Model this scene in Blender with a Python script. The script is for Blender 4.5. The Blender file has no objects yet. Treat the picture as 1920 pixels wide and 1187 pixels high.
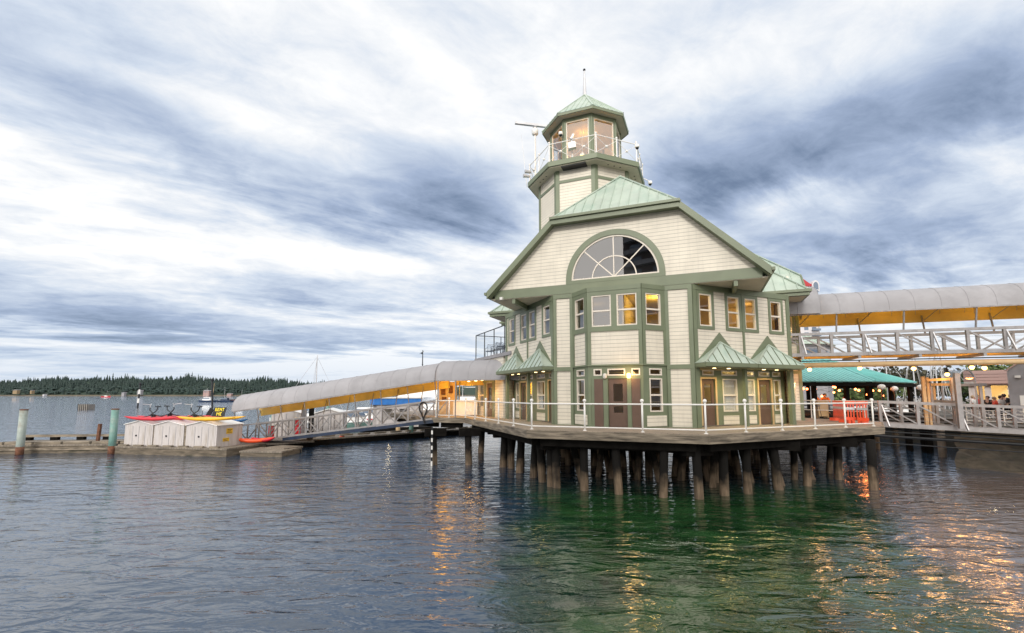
import bpy, bmesh, math, random
from mathutils import Vector
R = math.radians
rnd = random.Random(7)
scene = bpy.context.scene
COL = scene.collection

# ------------------------------------------------------------------ camera
F, PY, CZ, ZD = 870.0, 650.0, 3.72, 2.35          # focal length (photo px), principal row, eye height, deck height
TH = math.atan((741 - PY) / F)
cd = bpy.data.cameras.new('camera'); cam = bpy.data.objects.new('camera', cd); COL.objects.link(cam)
cam.location = (0, 0, CZ); cam.rotation_euler = (math.pi / 2 + TH, 0, 0)
cd.sensor_width = 36; cd.lens = F / 1920 * 36; cd.shift_y = (PY - 593.5) / 1920
cd.clip_start = 0.2; cd.clip_end = 30000
scene.camera = cam
scene.view_settings.view_transform = 'Standard'; scene.view_settings.look = 'None'
scene.view_settings.gamma = 1; scene.view_settings.exposure = 0.12

def at(px, py, Y):                                  # point on the line of sight at distance Y
    a = (px - 960) / F; b = -(py - PY) / F; c, s = math.cos(TH), math.sin(TH)
    d = Vector((a, c - s * b, s + c * b)); t = Y / d.y
    return Vector((d.x * t, Y, CZ + d.z * t))
def gp(px, py, z=0.0):                              # point where the line of sight meets height z
    a = (px - 960) / F; b = -(py - PY) / F; c, s = math.cos(TH), math.sin(TH)
    d = Vector((a, c - s * b, s + c * b)); t = (z - CZ) / d.z
    return Vector((d.x * t, d.y * t, z))

# ------------------------------------------------------------------ sky and sun
SUN_EL, SUN_AZ = R(24), R(200)                      # low sun behind the cloud, behind the viewer
w = bpy.data.worlds.new('World'); scene.world = w; w.use_nodes = True
nt = w.node_tree; N = nt.nodes; L = nt.links
N.clear()
def nd(t, **k):
    n = N.new(t)
    for a, b in k.items(): setattr(n, a, b)
    return n
def mth(op, a, b=None, c=None, clamp=False):
    n = nd('ShaderNodeMath', operation=op, use_clamp=clamp)
    for i, x in enumerate((a, b, c)):
        if x is None: continue
        if isinstance(x, (int, float)): n.inputs[i].default_value = x
        else: L.new(x, n.inputs[i])
    return n.outputs[0]
out = nd('ShaderNodeOutputWorld'); bg = nd('ShaderNodeBackground'); bg.inputs[1].default_value = 0.1
L.new(bg.outputs[0], out.inputs[0])
sky = nd('ShaderNodeTexSky', sky_type='NISHITA', sun_disc=False, sun_elevation=SUN_EL, sun_rotation=SUN_AZ)
tc = nd('ShaderNodeTexCoord')
sx = nd('ShaderNodeSeparateXYZ'); L.new(tc.outputs['Generated'], sx.inputs[0])
X, Y, Z = sx.outputs
az = mth('ARCTAN2', X, Y); el = mth('ARCSINE', Z)
# cloud layer: the direction pierces a flat layer, so streaks gather towards the horizon
zz = mth('ADD', mth('MAXIMUM', Z, 0.0), 0.10)
pu = mth('DIVIDE', X, zz); pv = mth('DIVIDE', Y, zz)
def layer(ang, sl, st, scale, detail, rough, seed):
    c, s = math.cos(ang), math.sin(ang)
    u = mth('ADD', mth('MULTIPLY', pu, c * sl), mth('MULTIPLY', pv, s * sl))
    v = mth('ADD', mth('MULTIPLY', pu, -s * st), mth('MULTIPLY', pv, c * st))
    cb = nd('ShaderNodeCombineXYZ'); L.new(u, cb.inputs[0]); L.new(v, cb.inputs[1]); cb.inputs[2].default_value = seed
    n = nd('ShaderNodeTexNoise'); L.new(cb.outputs[0], n.inputs['Vector'])
    n.inputs['Scale'].default_value = scale; n.inputs['Detail'].default_value = detail; n.inputs['Roughness'].default_value = rough
    n.inputs['Distortion'].default_value = 0.35
    return n.outputs[0]
nA = layer(R(65), 0.45, 1.0, 0.9, 7, 0.55, 3.1)
nB = layer(R(35), 0.35, 1.0, 1.9, 8, 0.6, 8.4)
nC = layer(R(-5), 0.30, 1.0, 1.2, 6, 0.55, 5.7)
wob = mth('SUBTRACT', nA, 0.5); wob2 = mth('SUBTRACT', nB, 0.5)
azw = mth('ADD', az, mth('MULTIPLY', wob, 0.30)); elw = mth('ADD', el, mth('MULTIPLY', wob2, 0.16))
def azel(px, py):
    p = at(px, py, 10.0); d = Vector((p.x, p.y, p.z - CZ)).normalized()
    return math.atan2(d.x, d.y), math.asin(d.z)
def blob(px, py, dx, dy, wid, amp):
    """soft dark cloud bank: from its middle half-length (dx, dy), half-width wid, in photo pixels"""
    a0, e0 = azel(px, py); a1, e1 = azel(px + dx, py + dy)
    ln = math.hypot(a1 - a0, e1 - e0); c, s = (a1 - a0) / ln, (e1 - e0) / ln; wd = wid / F
    da = mth('SUBTRACT', azw, a0); de = mth('SUBTRACT', elw, e0)
    u = mth('MULTIPLY', mth('ADD', mth('MULTIPLY', da, c), mth('MULTIPLY', de, s)), 1 / ln)
    v = mth('MULTIPLY', mth('ADD', mth('MULTIPLY', da, -s), mth('MULTIPLY', de, c)), 1 / wd)
    r = mth('ADD', mth('MULTIPLY', u, u), mth('MULTIPLY', v, v))
    return mth('MULTIPLY', mth('EXPONENT', mth('MULTIPLY', r, -1.0)), amp)
BLOBS = [(160, 205, 330, 130, 62, .42), (560, 345, 260, 70, 45, .34), (800, 352, 150, 12, 62, .58), (920, 400, 90, 20, 45, .30),
         (1620, 265, 420, -105, 85, .70), (1880, 170, 160, -60, 80, .35), (1330, 330, 130, 30, 60, .42),
         (1700, 470, 330, -40, 62, .55), (1400, 430, 160, 20, 60, .28), (560, 545, 170, 20, 38, .42), (90, 560, 330, 35, 40, .34), (300, 625, 420, 22, 26, .40),
         (700, 640, 260, 10, 20, .22), (860, 560, 130, 25, 42, .25), (1460, 385, 70, 20, 40, -.42), (1150, 60, 500, -20, 120, -.10), (540, 300, 260, 60, 38, -.14), (330, 490, 300, 50, 48, -.24), (640, 470, 150, 30, 40, -.26), (740, 690, 240, 8, 24, -.25), (1330, 20, 120, -30, 45, .16), (300, 60, 240, 40, 40, .10), (900, 60, 200, 60, 60, .08)]
dk = None
for b in BLOBS:
    o = blob(*b); dk = o if dk is None else mth('ADD', dk, o)
low = mth('SUBTRACT', 1.0, mth('DIVIDE', el, 0.42), clamp=True)        # more streaks low down
tex = mth('ADD', mth('MULTIPLY', mth('SUBTRACT', nB, 0.48), 0.95), mth('MULTIPLY', mth('MULTIPLY', mth('SUBTRACT', nC, 0.5), low), 1.3))
tex = mth('ADD', tex, mth('MULTIPLY', wob, 0.35))
nD = layer(R(20), 0.8, 1.0, 5.5, 8, 0.62, 2.2)
tex = mth('ADD', tex, mth('MULTIPLY', mth('SUBTRACT', nD, 0.5), 0.62))
dark = mth('ADD', mth('ADD', dk, tex), 0.09)
ramp = nd('ShaderNodeValToRGB'); L.new(dark, ramp.inputs[0])
el_ = ramp.color_ramp.elements
el_[0].position = 0.0; el_[0].color = (1.0, 1.0, 1.0, 1)
el_[1].position = 1.0; el_[1].color = (0.12, 0.17, 0.28, 1)
for p, c in ((0.13, (0.86, 0.885, 0.92, 1)), (0.32, (0.63, 0.705, 0.82, 1)), (0.58, (0.37, 0.455, 0.62, 1)), (0.85, (0.19, 0.255, 0.38, 1))):
    e = el_.new(p); e.color = c
hz = mth('POWER', mth('SUBTRACT', 1.0, mth('DIVIDE', mth('ABSOLUTE', el), 0.16), clamp=True), 1.4)
mh = nd('ShaderNodeMix', data_type='RGBA'); L.new(mth('MULTIPLY', hz, 0.75), mh.inputs[0]); L.new(ramp.outputs[0], mh.inputs[6]); mh.inputs[7].default_value = (0.53, 0.64, 0.80, 1)
# behind the viewer the overcast is brighter and a little warmer
bk = nd('ShaderNodeMapRange'); L.new(Y, bk.inputs[0]); bk.inputs[1].default_value = 0.25; bk.inputs[2].default_value = -0.7; bk.inputs[3].default_value = 0; bk.inputs[4].default_value = 1
mb_ = nd('ShaderNodeMix', data_type='RGBA'); L.new(bk.outputs[0], mb_.inputs[0]); L.new(mh.outputs[2], mb_.inputs[6]); mb_.inputs[7].default_value = (1.85, 1.76, 1.68, 1)
sc10 = nd('ShaderNodeVectorMath', operation='SCALE'); L.new(mb_.outputs[2], sc10.inputs[0]); sc10.inputs['Scale'].default_value = 9.9
ms = nd('ShaderNodeMix', data_type='RGBA'); ms.inputs[0].default_value = 0.96; L.new(sky.outputs[0], ms.inputs[6]); L.new(sc10.outputs[0], ms.inputs[7])
L.new(ms.outputs[2], bg.inputs[0])
sl = bpy.data.lights.new('sun', 'SUN'); sl.energy = 2.0; sl.angle = R(14); sl.color = (1, 0.95, 0.88)
so = bpy.data.objects.new('sun', sl); COL.objects.link(so); so.location = (-20, -60, 60)
sd = Vector((math.sin(SUN_AZ) * math.cos(SUN_EL), math.cos(SUN_AZ) * math.cos(SUN_EL), math.sin(SUN_EL)))
so.rotation_euler = (-sd).to_track_quat('-Z', 'Y').to_euler()

# ------------------------------------------------------------------ materials
def newmat(name):
    m = bpy.data.materials.new(name); m.use_nodes = True
    t = m.node_tree; b = t.nodes['Principled BSDF']
    return m, t, b
def mat(name, col, rough=0.6, metal=0.0, var=0.12, scale=3.0, bump=0.0, bscale=30.0, stretch=(1, 1, 1), dirt=None, dscale=0.8, spec=0.5, emit=None, estr=0):
    m, t, b = newmat(name); n = t.nodes; l = t.links
    b.inputs['Roughness'].default_value = rough; b.inputs['Metallic'].default_value = metal
    b.inputs['Specular IOR Level'].default_value = spec
    co = n.new('ShaderNodeTexCoord'); mp = n.new('ShaderNodeMapping'); mp.inputs['Scale'].default_value = stretch
    l.new(co.outputs['Object'], mp.inputs[0])
    no = n.new('ShaderNodeTexNoise'); no.inputs['Scale'].default_value = scale; no.inputs['Detail'].default_value = 5
    l.new(mp.outputs[0], no.inputs['Vector'])
    r = n.new('ShaderNodeValToRGB'); e = r.color_ramp.elements
    e[0].position = 0.3; e[0].color = tuple(max(0, x * (1 - var)) for x in col) + (1,)
    e[1].position = 0.7; e[1].color = tuple(min(1, x * (1 + var)) for x in col) + (1,)
    l.new(no.outputs[0], r.inputs[0]); cur = r.outputs[0]
    if dirt:
        n2 = n.new('ShaderNodeTexNoise'); n2.inputs['Scale'].default_value = dscale; n2.inputs['Detail'].default_value = 7
        n2.inputs['Roughness'].default_value = 0.65; l.new(mp.outputs[0], n2.inputs['Vector'])
        mr = n.new('ShaderNodeMapRange'); mr.inputs[1].default_value = 0.5; mr.inputs[2].default_value = 0.72; l.new(n2.outputs[0], mr.inputs[0])
        mx = n.new('ShaderNodeMix'); mx.data_type = 'RGBA'; l.new(mr.outputs[0], mx.inputs[0]); l.new(cur, mx.inputs[6]); mx.inputs[7].default_value = dirt + (1,)
        cur = mx.outputs[2]
    l.new(cur, b.inputs['Base Color'])
    if bump:
        n3 = n.new('ShaderNodeTexNoise'); n3.inputs['Scale'].default_value = bscale; n3.inputs['Detail'].default_value = 4; l.new(mp.outputs[0], n3.inputs['Vector'])
        bp = n.new('ShaderNodeBump'); bp.inputs['Strength'].default_value = bump; bp.inputs['Distance'].default_value = 0.02
        l.new(n3.outputs[0], bp.inputs['Height']); l.new(bp.outputs[0], b.inputs['Normal'])
    if emit:
        b.inputs['Emission Color'].default_value = emit + (1,); b.inputs['Emission Strength'].default_value = estr
    return m
def mat_siding(name, col, pitch=0.168):
    m, t, b = newmat(name); n = t.nodes; l = t.links
    b.inputs['Roughness'].default_value = 0.5
    co = n.new('ShaderNodeTexCoord'); sp = n.new('ShaderNodeSeparateXYZ'); l.new(co.outputs['Object'], sp.inputs[0])
    def mm(op, a, b2):
        x = n.new('ShaderNodeMath'); x.operation = op
        for i, q in enumerate((a, b2)):
            if isinstance(q, (int, float)): x.inputs[i].default_value = q
            else: l.new(q, x.inputs[i])
        return x.outputs[0]
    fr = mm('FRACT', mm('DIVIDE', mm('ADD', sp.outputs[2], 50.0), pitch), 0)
    no = n.new('ShaderNodeTexNoise'); no.inputs['Scale'].default_value = 1.3; no.inputs['Detail'].default_value = 6; l.new(co.outputs['Object'], no.inputs[0])
    r = n.new('ShaderNodeValToRGB'); e = r.color_ramp.elements
    e[0].position = .3; e[0].color = tuple(x * .9 for x in col) + (1,); e[1].position = .7; e[1].color = tuple(min(1, x * 1.05) for x in col) + (1,)
    l.new(no.outputs[0], r.inputs[0])
    mp = n.new('ShaderNodeMapping'); mp.inputs['Scale'].default_value = (7, 7, .35); l.new(co.outputs['Object'], mp.inputs[0])
    st = n.new('ShaderNodeTexNoise'); st.inputs['Scale'].default_value = 1.0; st.inputs['Detail'].default_value = 5; st.inputs['Roughness'].default_value = .6; l.new(mp.outputs[0], st.inputs[0])
    sr = n.new('ShaderNodeMapRange'); sr.inputs[1].default_value = .5; sr.inputs[2].default_value = .78; sr.inputs[4].default_value = .34; l.new(st.outputs[0], sr.inputs[0])
    sm = n.new('ShaderNodeMix'); sm.data_type = 'RGBA'; l.new(sr.outputs[0], sm.inputs[0]); l.new(r.outputs[0], sm.inputs[6]); sm.inputs[7].default_value = tuple(x * .62 for x in col) + (1,)
    gap = n.new('ShaderNodeMapRange'); gap.inputs[1].default_value = 0.085; gap.inputs[2].default_value = 0.11; gap.inputs[3].default_value = 1; gap.inputs[4].default_value = 0; l.new(fr, gap.inputs[0])  # dark lap joint line, with the lip's shade put into the base colour
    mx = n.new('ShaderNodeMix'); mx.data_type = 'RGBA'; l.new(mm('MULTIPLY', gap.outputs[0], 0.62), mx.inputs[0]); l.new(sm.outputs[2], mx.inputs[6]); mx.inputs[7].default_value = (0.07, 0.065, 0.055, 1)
    l.new(mx.outputs[2], b.inputs['Base Color'])
    bp = n.new('ShaderNodeBump'); bp.inputs['Strength'].default_value = 0.35; bp.inputs['Distance'].default_value = 0.012
    l.new(mm('SUBTRACT', 1.0, fr), bp.inputs['Height']); l.new(bp.outputs[0], b.inputs['Normal'])
    return m
def mat_glass(name, tint=(0.9, 0.92, 0.92), ior=1.6, rough=0.01):
    m, t, b = newmat(name); n = t.nodes; l = t.links; n.remove(b)
    o = n['Material Output']; tr = n.new('ShaderNodeBsdfTransparent'); tr.inputs[0].default_value = tint + (1,)
    gl = n.new('ShaderNodeBsdfGlossy'); gl.inputs['Roughness'].default_value = rough; gl.inputs[0].default_value = (1, 1, 1, 1)
    f = n.new('ShaderNodeFresnel'); ge = n.new('ShaderNodeNewGeometry'); sg = n.new('ShaderNodeMath'); sg.operation = 'MULTIPLY_ADD'; l.new(ge.outputs['Backfacing'], sg.inputs[0]); sg.inputs[1].default_value = -2; sg.inputs[2].default_value = 1
    pw = n.new('ShaderNodeMath'); pw.operation = 'POWER'; pw.inputs[0].default_value = ior; l.new(sg.outputs[0], pw.inputs[1]); l.new(pw.outputs[0], f.inputs[0])
    mx = n.new('ShaderNodeMixShader'); l.new(f.outputs[0], mx.inputs[0]); l.new(tr.outputs[0], mx.inputs[1]); l.new(gl.outputs[0], mx.inputs[2])
    l.new(mx.outputs[0], o.inputs[0]); return m
def mat_emit(name, col, s):
    m, t, b = newmat(name); b.inputs['Base Color'].default_value = col + (1,)
    b.inputs['Emission Color'].default_value = col + (1,); b.inputs['Emission Strength'].default_value = s; return m
def mat_planks(name, col, ang, pitch=0.14):
    """boards laid side by side, joints across direction ang"""
    m, t, b = newmat(name); n = t.nodes; l = t.links; b.inputs['Roughness'].default_value = 0.75
    co = n.new('ShaderNodeTexCoord'); mp = n.new('ShaderNodeMapping'); mp.inputs['Rotation'].default_value = (0, 0, ang); l.new(co.outputs['Object'], mp.inputs[0])
    sp = n.new('ShaderNodeSeparateXYZ'); l.new(mp.outputs[0], sp.inputs[0])
    dv = n.new('ShaderNodeMath'); dv.operation = 'DIVIDE'; dv.inputs[1].default_value = pitch; l.new(sp.outputs[1], dv.inputs[0])
    fr = n.new('ShaderNodeMath'); fr.operation = 'FRACT'; l.new(dv.outputs[0], fr.inputs[0])
    fl = n.new('ShaderNodeMath'); fl.operation = 'FLOOR'; l.new(dv.outputs[0], fl.inputs[0])
    wn = n.new('ShaderNodeTexWhiteNoise'); wn.noise_dimensions = '1D'; l.new(fl.outputs[0], wn.inputs['W'])
    no = n.new('ShaderNodeTexNoise'); no.inputs['Scale'].default_value = 2; no.inputs['Detail'].default_value = 6; l.new(mp.outputs[0], no.inputs[0])
    ad = n.new('ShaderNodeMath'); ad.operation = 'MULTIPLY_ADD'; l.new(wn.outputs[0], ad.inputs[0]); ad.inputs[1].default_value = .4; l.new(no.outputs[0], ad.inputs[2])
    r = n.new('ShaderNodeValToRGB'); e = r.color_ramp.elements; e[0].position = .3; e[0].color = tuple(x * .7 for x in col) + (1,); e[1].position = 1; e[1].color = tuple(x * 1.2 for x in col) + (1,)
    l.new(ad.outputs[0], r.inputs[0])
    lt = n.new('ShaderNodeMath'); lt.operation = 'LESS_THAN'; lt.inputs[1].default_value = .08; l.new(fr.outputs[0], lt.inputs[0])
    mx = n.new('ShaderNodeMix'); mx.data_type = 'RGBA'; l.new(lt.outputs[0], mx.inputs[0]); l.new(r.outputs[0], mx.inputs[6]); mx.inputs[7].default_value = tuple(x * .25 for x in col) + (1,)
    l.new(mx.outputs[2], b.inputs['Base Color']); return m

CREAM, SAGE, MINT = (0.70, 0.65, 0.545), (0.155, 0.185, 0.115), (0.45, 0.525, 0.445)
M = dict(
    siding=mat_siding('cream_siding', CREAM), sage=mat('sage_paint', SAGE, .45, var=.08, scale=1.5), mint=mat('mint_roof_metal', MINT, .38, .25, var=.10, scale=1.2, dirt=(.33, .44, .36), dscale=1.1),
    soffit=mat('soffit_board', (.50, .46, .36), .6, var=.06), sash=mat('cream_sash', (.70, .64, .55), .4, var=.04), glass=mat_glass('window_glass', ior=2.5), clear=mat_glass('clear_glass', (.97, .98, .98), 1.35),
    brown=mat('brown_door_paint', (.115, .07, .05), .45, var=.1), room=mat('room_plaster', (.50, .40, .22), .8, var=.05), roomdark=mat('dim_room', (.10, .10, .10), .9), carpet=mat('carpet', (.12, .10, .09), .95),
    white=mat('white_paint', (.78, .77, .74), .35, var=.05, scale=2), wood=mat('grey_timber', (.215, .18, .135), .85, var=.55, scale=3.0, bump=.6, bscale=9, stretch=(.45, .45, 4), dirt=(.05, .042, .033), dscale=2.2),
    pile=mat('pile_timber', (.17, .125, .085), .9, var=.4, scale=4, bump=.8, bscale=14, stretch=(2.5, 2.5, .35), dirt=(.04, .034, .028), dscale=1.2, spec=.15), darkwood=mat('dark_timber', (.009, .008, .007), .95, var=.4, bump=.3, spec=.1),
    deck=mat_planks('deck_boards', (.30, .245, .19), R(-22)), floatdeck=mat_planks('float_boards', (.20, .17, .135), R(80), .18), float=mat('float_timber', (.14, .115, .085), .9, var=.5, scale=2.5, bump=.6, bscale=9, stretch=(.6, .6, 3), dirt=(.035, .035, .022), dscale=1.6), shoretan=mat('dull_tan_wall', (.26, .19, .11), .8), steel=mat('galvanised_steel', (.27, .26, .26), .45, .5, var=.15, scale=4), canvas=mat('grey_canvas', (.315, .31, .325), .75, var=.10, scale=.7, dirt=(.25, .245, .255), dscale=.5),
    dark=mat('dark_metal', (.02, .022, .025), .4, .5), blackm=mat('black_rubber', (.012, .012, .013), .8), ochre=mat('ochre_lining', (.60, .43, .12), .7, var=.12, scale=1.5),
    chrome=mat('pale_metal', (.55, .55, .56), .35, .6), curtain=mat('pale_curtain', (.62, .60, .55), .9, var=.1, scale=8, stretch=(6, 6, .2)), blind=mat('cream_blind', (.60, .56, .50), .85, var=.06),
    turq=mat('turquoise_roof', (.20, .50, .48), .45, .1, var=.12, scale=2), orange=mat('orange_plastic', (.80, .085, .02), .4, var=.1), red=mat('red_plastic', (.55, .02, .035), .35, var=.12), yellow=mat('yellow_plastic', (.80, .42, .02), .35, var=.1),
    lampglow=mat_emit('lamp_glow', (1, .60, .20), 5), bulb=mat_emit('bulb_glow', (1, .22, .06), 14), down=mat_emit('downlight_glow', (1, .72, .35), 6),
    concrete=mat('concrete', (.22, .20, .175), .9, var=.2, scale=1.5, bump=.3, dirt=(.09, .085, .075), dscale=.7), shed=mat('shed_panel', (.50, .47, .46), .7, var=.10, scale=2.2, stretch=(3, 3, .4), dirt=(.33, .29, .25), dscale=1.2),
    teal=mat('teal_painted_steel', (.13, .255, .225), .55, var=.2, scale=2, dirt=(.30, .34, .30), dscale=1.6), rust=mat('rust', (.13, .055, .03), .9, var=.4, scale=6), palesteel=mat('pale_pile_steel', (.30, .35, .32), .6, var=.15, dirt=(.20, .15, .10), dscale=1.3),
    navy=mat('navy_hull', (.02, .04, .09), .4, var=.1), boatwhite=mat('white_gelcoat', (.80, .80, .79), .3, var=.03), beam=mat('navy_beam', (.012, .026, .06), .4, .2, var=.3, dirt=(.02, .025, .03)), blue=mat('blue_paint', (.03, .17, .50), .5, var=.12), bluetarp=mat('blue_tarp', (.04, .20, .42), .6, var=.15),
    pink=mat('mauve_boards', (.33, .22, .20), .7, var=.1, stretch=(.3, .3, 6)), greyb=mat('grey_boards', (.27, .265, .28), .75, var=.1), skin=mat('skin', (.52, .31, .22), .55, var=.06), hair=mat('dark_hair', (.05, .03, .02), .7), hairl=mat('light_hair', (.35, .25, .15), .7),
    block=mat('tower_block_wall', (.55, .54, .56), .8, var=.06), redroof=mat('red_roof', (.38, .03, .04), .6), winblue=mat('blue_grey_glass', (.12, .16, .22), .15), planter=mat('tan_board', (.52, .37, .20), .7, var=.1),
    yellowsign=mat('yellow_sign', (.72, .47, .03), .5, var=.05), blacksign=mat('black_sign', (.01, .012, .012), .5), letter=mat('yellow_letter', (.85, .68, .05), .5, var=.02), barrel=mat('grey_box_wood', (.20, .185, .17), .8, var=.3),
)
# shade under the deck painted in: piles are black from mid height up, with a ragged edge, and bare grey brown wood below
def deck_shade(m, z0):
    t = m.node_tree; n = t.nodes; l = t.links; b = n['Principled BSDF']; src = b.inputs['Base Color'].links[0].from_socket
    co = n.new('ShaderNodeTexCoord'); sp = n.new('ShaderNodeSeparateXYZ'); l.new(co.outputs['Object'], sp.inputs[0])
    no = n.new('ShaderNodeTexNoise'); no.inputs['Scale'].default_value = 1.6; no.inputs['Detail'].default_value = 6; l.new(co.outputs['Object'], no.inputs[0])
    a = n.new('ShaderNodeMath'); a.operation = 'MULTIPLY_ADD'; l.new(no.outputs[0], a.inputs[0]); a.inputs[1].default_value = 1.6; l.new(sp.outputs[2], a.inputs[2])
    r = n.new('ShaderNodeMapRange'); r.inputs[1].default_value = z0 + .55; r.inputs[2].default_value = z0 + 1.15; l.new(a.outputs[0], r.inputs[0])
    x = n.new('ShaderNodeMix'); x.data_type = 'RGBA'; l.new(r.outputs[0], x.inputs[0]); l.new(src, x.inputs[6]); x.inputs[7].default_value = (.012, .011, .010, 1); l.new(x.outputs[2], b.inputs['Base Color'])
deck_shade(M['pile'], .5)
def mat_leaf(name, c1, c2):
    m, t, b = newmat(name); n = t.nodes; l = t.links; b.inputs['Roughness'].default_value = .7
    g = n.new('ShaderNodeNewGeometry'); co = n.new('ShaderNodeTexCoord'); no = n.new('ShaderNodeTexNoise'); no.inputs['Scale'].default_value = .35; l.new(co.outputs['Object'], no.inputs[0])
    ad = n.new('ShaderNodeMath'); ad.operation = 'MULTIPLY_ADD'; l.new(g.outputs['Random Per Island'], ad.inputs[0]); ad.inputs[1].default_value = .55; l.new(no.outputs[0], ad.inputs[2])
    r = n.new('ShaderNodeValToRGB'); e = r.color_ramp.elements; e[0].position = .35; e[0].color = c1 + (1,); e[1].position = 1; e[1].color = c2 + (1,)
    l.new(ad.outputs[0], r.inputs[0]); l.new(r.outputs[0], b.inputs['Base Color']); return m
M['fir'] = mat_leaf('fir_needles', (.006, .020, .020), (.018, .042, .032))
M['leaf'] = mat_leaf('broad_leaves', (.03, .055, .015), (.10, .14, .04))
M['leafdark'] = mat_leaf('dusky_leaves', (.018, .022, .012), (.06, .055, .03))

# ------------------------------------------------------------------ mesh helpers
ORG = {}
class MB:
    def __init__(s): s.v = []; s.f = []; s.m = []
    def poly(s, pts, m=0):
        i = len(s.v); s.v += [tuple(p) for p in pts]; s.f.append(tuple(range(i, i + len(pts)))); s.m.append(m)
    def hexa(s, P, m=0):                            # 8 corners: bottom ring 0-3, top ring 4-7
        i = len(s.v); s.v += [tuple(p) for p in P]
        for q in ((0, 3, 2, 1), (4, 5, 6, 7), (0, 1, 5, 4), (1, 2, 6, 5), (2, 3, 7, 6), (3, 0, 4, 7)):
            s.f.append(tuple(i + k for k in q)); s.m.append(m)
    def bx(s, x0, x1, y0, y1, z0, z1, m=0):
        s.hexa([(x0, y0, z0), (x1, y0, z0), (x1, y1, z0), (x0, y1, z0), (x0, y0, z1), (x1, y0, z1), (x1, y1, z1), (x0, y1, z1)], m)
    def bar(s, p, q, w, h, m=0, up=(0, 0, 1)):
        p, q = Vector(p), Vector(q); d = (q - p).normalized(); u = Vector(up)
        if abs(d.dot(u)) > .98: u = Vector((0, 1, 0))
        r = d.cross(u).normalized() * (w / 2); t = r.cross(d).normalized() * (h / 2)
        s.hexa([p - r - t, p + r - t, q + r - t, q - r - t, p - r + t, p + r + t, q + r + t, q - r + t], m)
    def tube(s, pts, r, n=8, m=0, r1=None, cap=True):
        pts = [Vector(p) for p in pts]; k = len(pts); base = len(s.v)
        rs = [r + ((r1 if r1 is not None else r) - r) * i / max(1, k - 1) for i in range(k)] if not isinstance(r, (list, tuple)) else r
        pu = None
        for i, p in enumerate(pts):
            d = (pts[min(i + 1, k - 1)] - pts[max(i - 1, 0)]).normalized()
            if pu is None: u = d.cross(Vector((0, 0, 1))) if abs(d.z) < .95 else d.cross(Vector((0, 1, 0)))
            else: u = pu - d * pu.dot(d)
            u.normalize(); pu = u; v = d.cross(u)
            for j in range(n):
                a = 2 * math.pi * j / n; s.v.append(tuple(p + (u * math.cos(a) + v * math.sin(a)) * rs[i]))
        for i in range(k - 1):
            for j in range(n):
                a = base + i * n + j; b = base + i * n + (j + 1) % n
                s.f.append((a, b, b + n, a + n)); s.m.append(m)
        if cap:
            s.f.append(tuple(base + j for j in range(n))[::-1]); s.m.append(m)
            s.f.append(tuple(base + (k - 1) * n + j for j in range(n))); s.m.append(m)
    def lathe(s, c, prof, n=12, m=0):
        base = len(s.v); c = Vector(c)
        for r, z in prof:
            for j in range(n):
                a = 2 * math.pi * j / n; s.v.append((c.x + r * math.cos(a), c.y + r * math.sin(a), c.z + z))
        for i in range(len(prof) - 1):
            for j in range(n):
                a = base + i * n + j; b = base + i * n + (j + 1) % n
                s.f.append((a, b, b + n, a + n)); s.m.append(m)
        if prof[0][0] > 1e-4: s.f.append(tuple(base + j for j in range(n))[::-1]); s.m.append(m)
        if prof[-1][0] > 1e-4: s.f.append(tuple(base + (len(prof) - 1) * n + j for j in range(n))); s.m.append(m)
    def ball(s, c, r, n=10, m=0, sz=1.0):
        s.lathe(c, [(max(1e-3, r * math.sin(math.pi * i / 6)), -r * sz * math.cos(math.pi * i / 6)) for i in range(7)], n, m)
    def prism(s, pts, vec, m=0):                    # polygon swept along vec
        n = len(pts); i = len(s.v); v = Vector(vec)
        s.v += [tuple(p) for p in pts] + [tuple(Vector(p) + v) for p in pts]
        s.f.append(tuple(range(i, i + n))[::-1]); s.m.append(m)
        s.f.append(tuple(range(i + n, i + 2 * n))); s.m.append(m)
        for k in range(n):
            a, b = i + k, i + (k + 1) % n; s.f.append((a, b, b + n, a + n)); s.m.append(m)
    def build(s, name, mats, parent=None, smooth=False, loc=None, recalc=True):
        if not isinstance(mats, (list, tuple)): mats = [mats]
        me = bpy.data.meshes.new(name)
        org = ORG[parent.name] if parent else Vector(loc if loc is not None else (0, 0, 0))
        me.from_pydata([tuple(Vector(v) - org) for v in s.v], [], s.f)
        for x in mats: me.materials.append(x)
        me.polygons.foreach_set('material_index', s.m)
        if smooth: me.polygons.foreach_set('use_smooth', [True] * len(s.f))
        if recalc:
            b = bmesh.new(); b.from_mesh(me); bmesh.ops.recalc_face_normals(b, faces=b.faces); b.to_mesh(me); b.free()
        me.update()
        o = bpy.data.objects.new(name, me); COL.objects.link(o)
        if parent: o.parent = parent
        else: o.location = org
        ORG[o.name] = org
        return o
def tag(o, label=None, cat=None, group=None, kind=None):
    for k, v in (('label', label), ('category', cat), ('group', group), ('kind', kind)):
        if v: o[k] = v
    return o
def thing(name, loc, label, cat, group=None):
    o = bpy.data.objects.new(name, None); COL.objects.link(o); o.location = loc; o.empty_display_size = .3
    ORG[o.name] = Vector(loc); return tag(o, label, cat, group)
def dup(root, delta, label=None, rz=0.0):
    r = root.copy(); COL.objects.link(r); r.location = Vector(root.location) + Vector(delta); r.rotation_euler = (0, 0, root.rotation_euler.z + rz)
    ORG[r.name] = Vector(r.location)
    if label: r['label'] = label
    for ch in root.children:
        c = ch.copy(); COL.objects.link(c); c.parent = r
        for g in ch.children:
            d = g.copy(); COL.objects.link(d); d.parent = c
    return r
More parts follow.
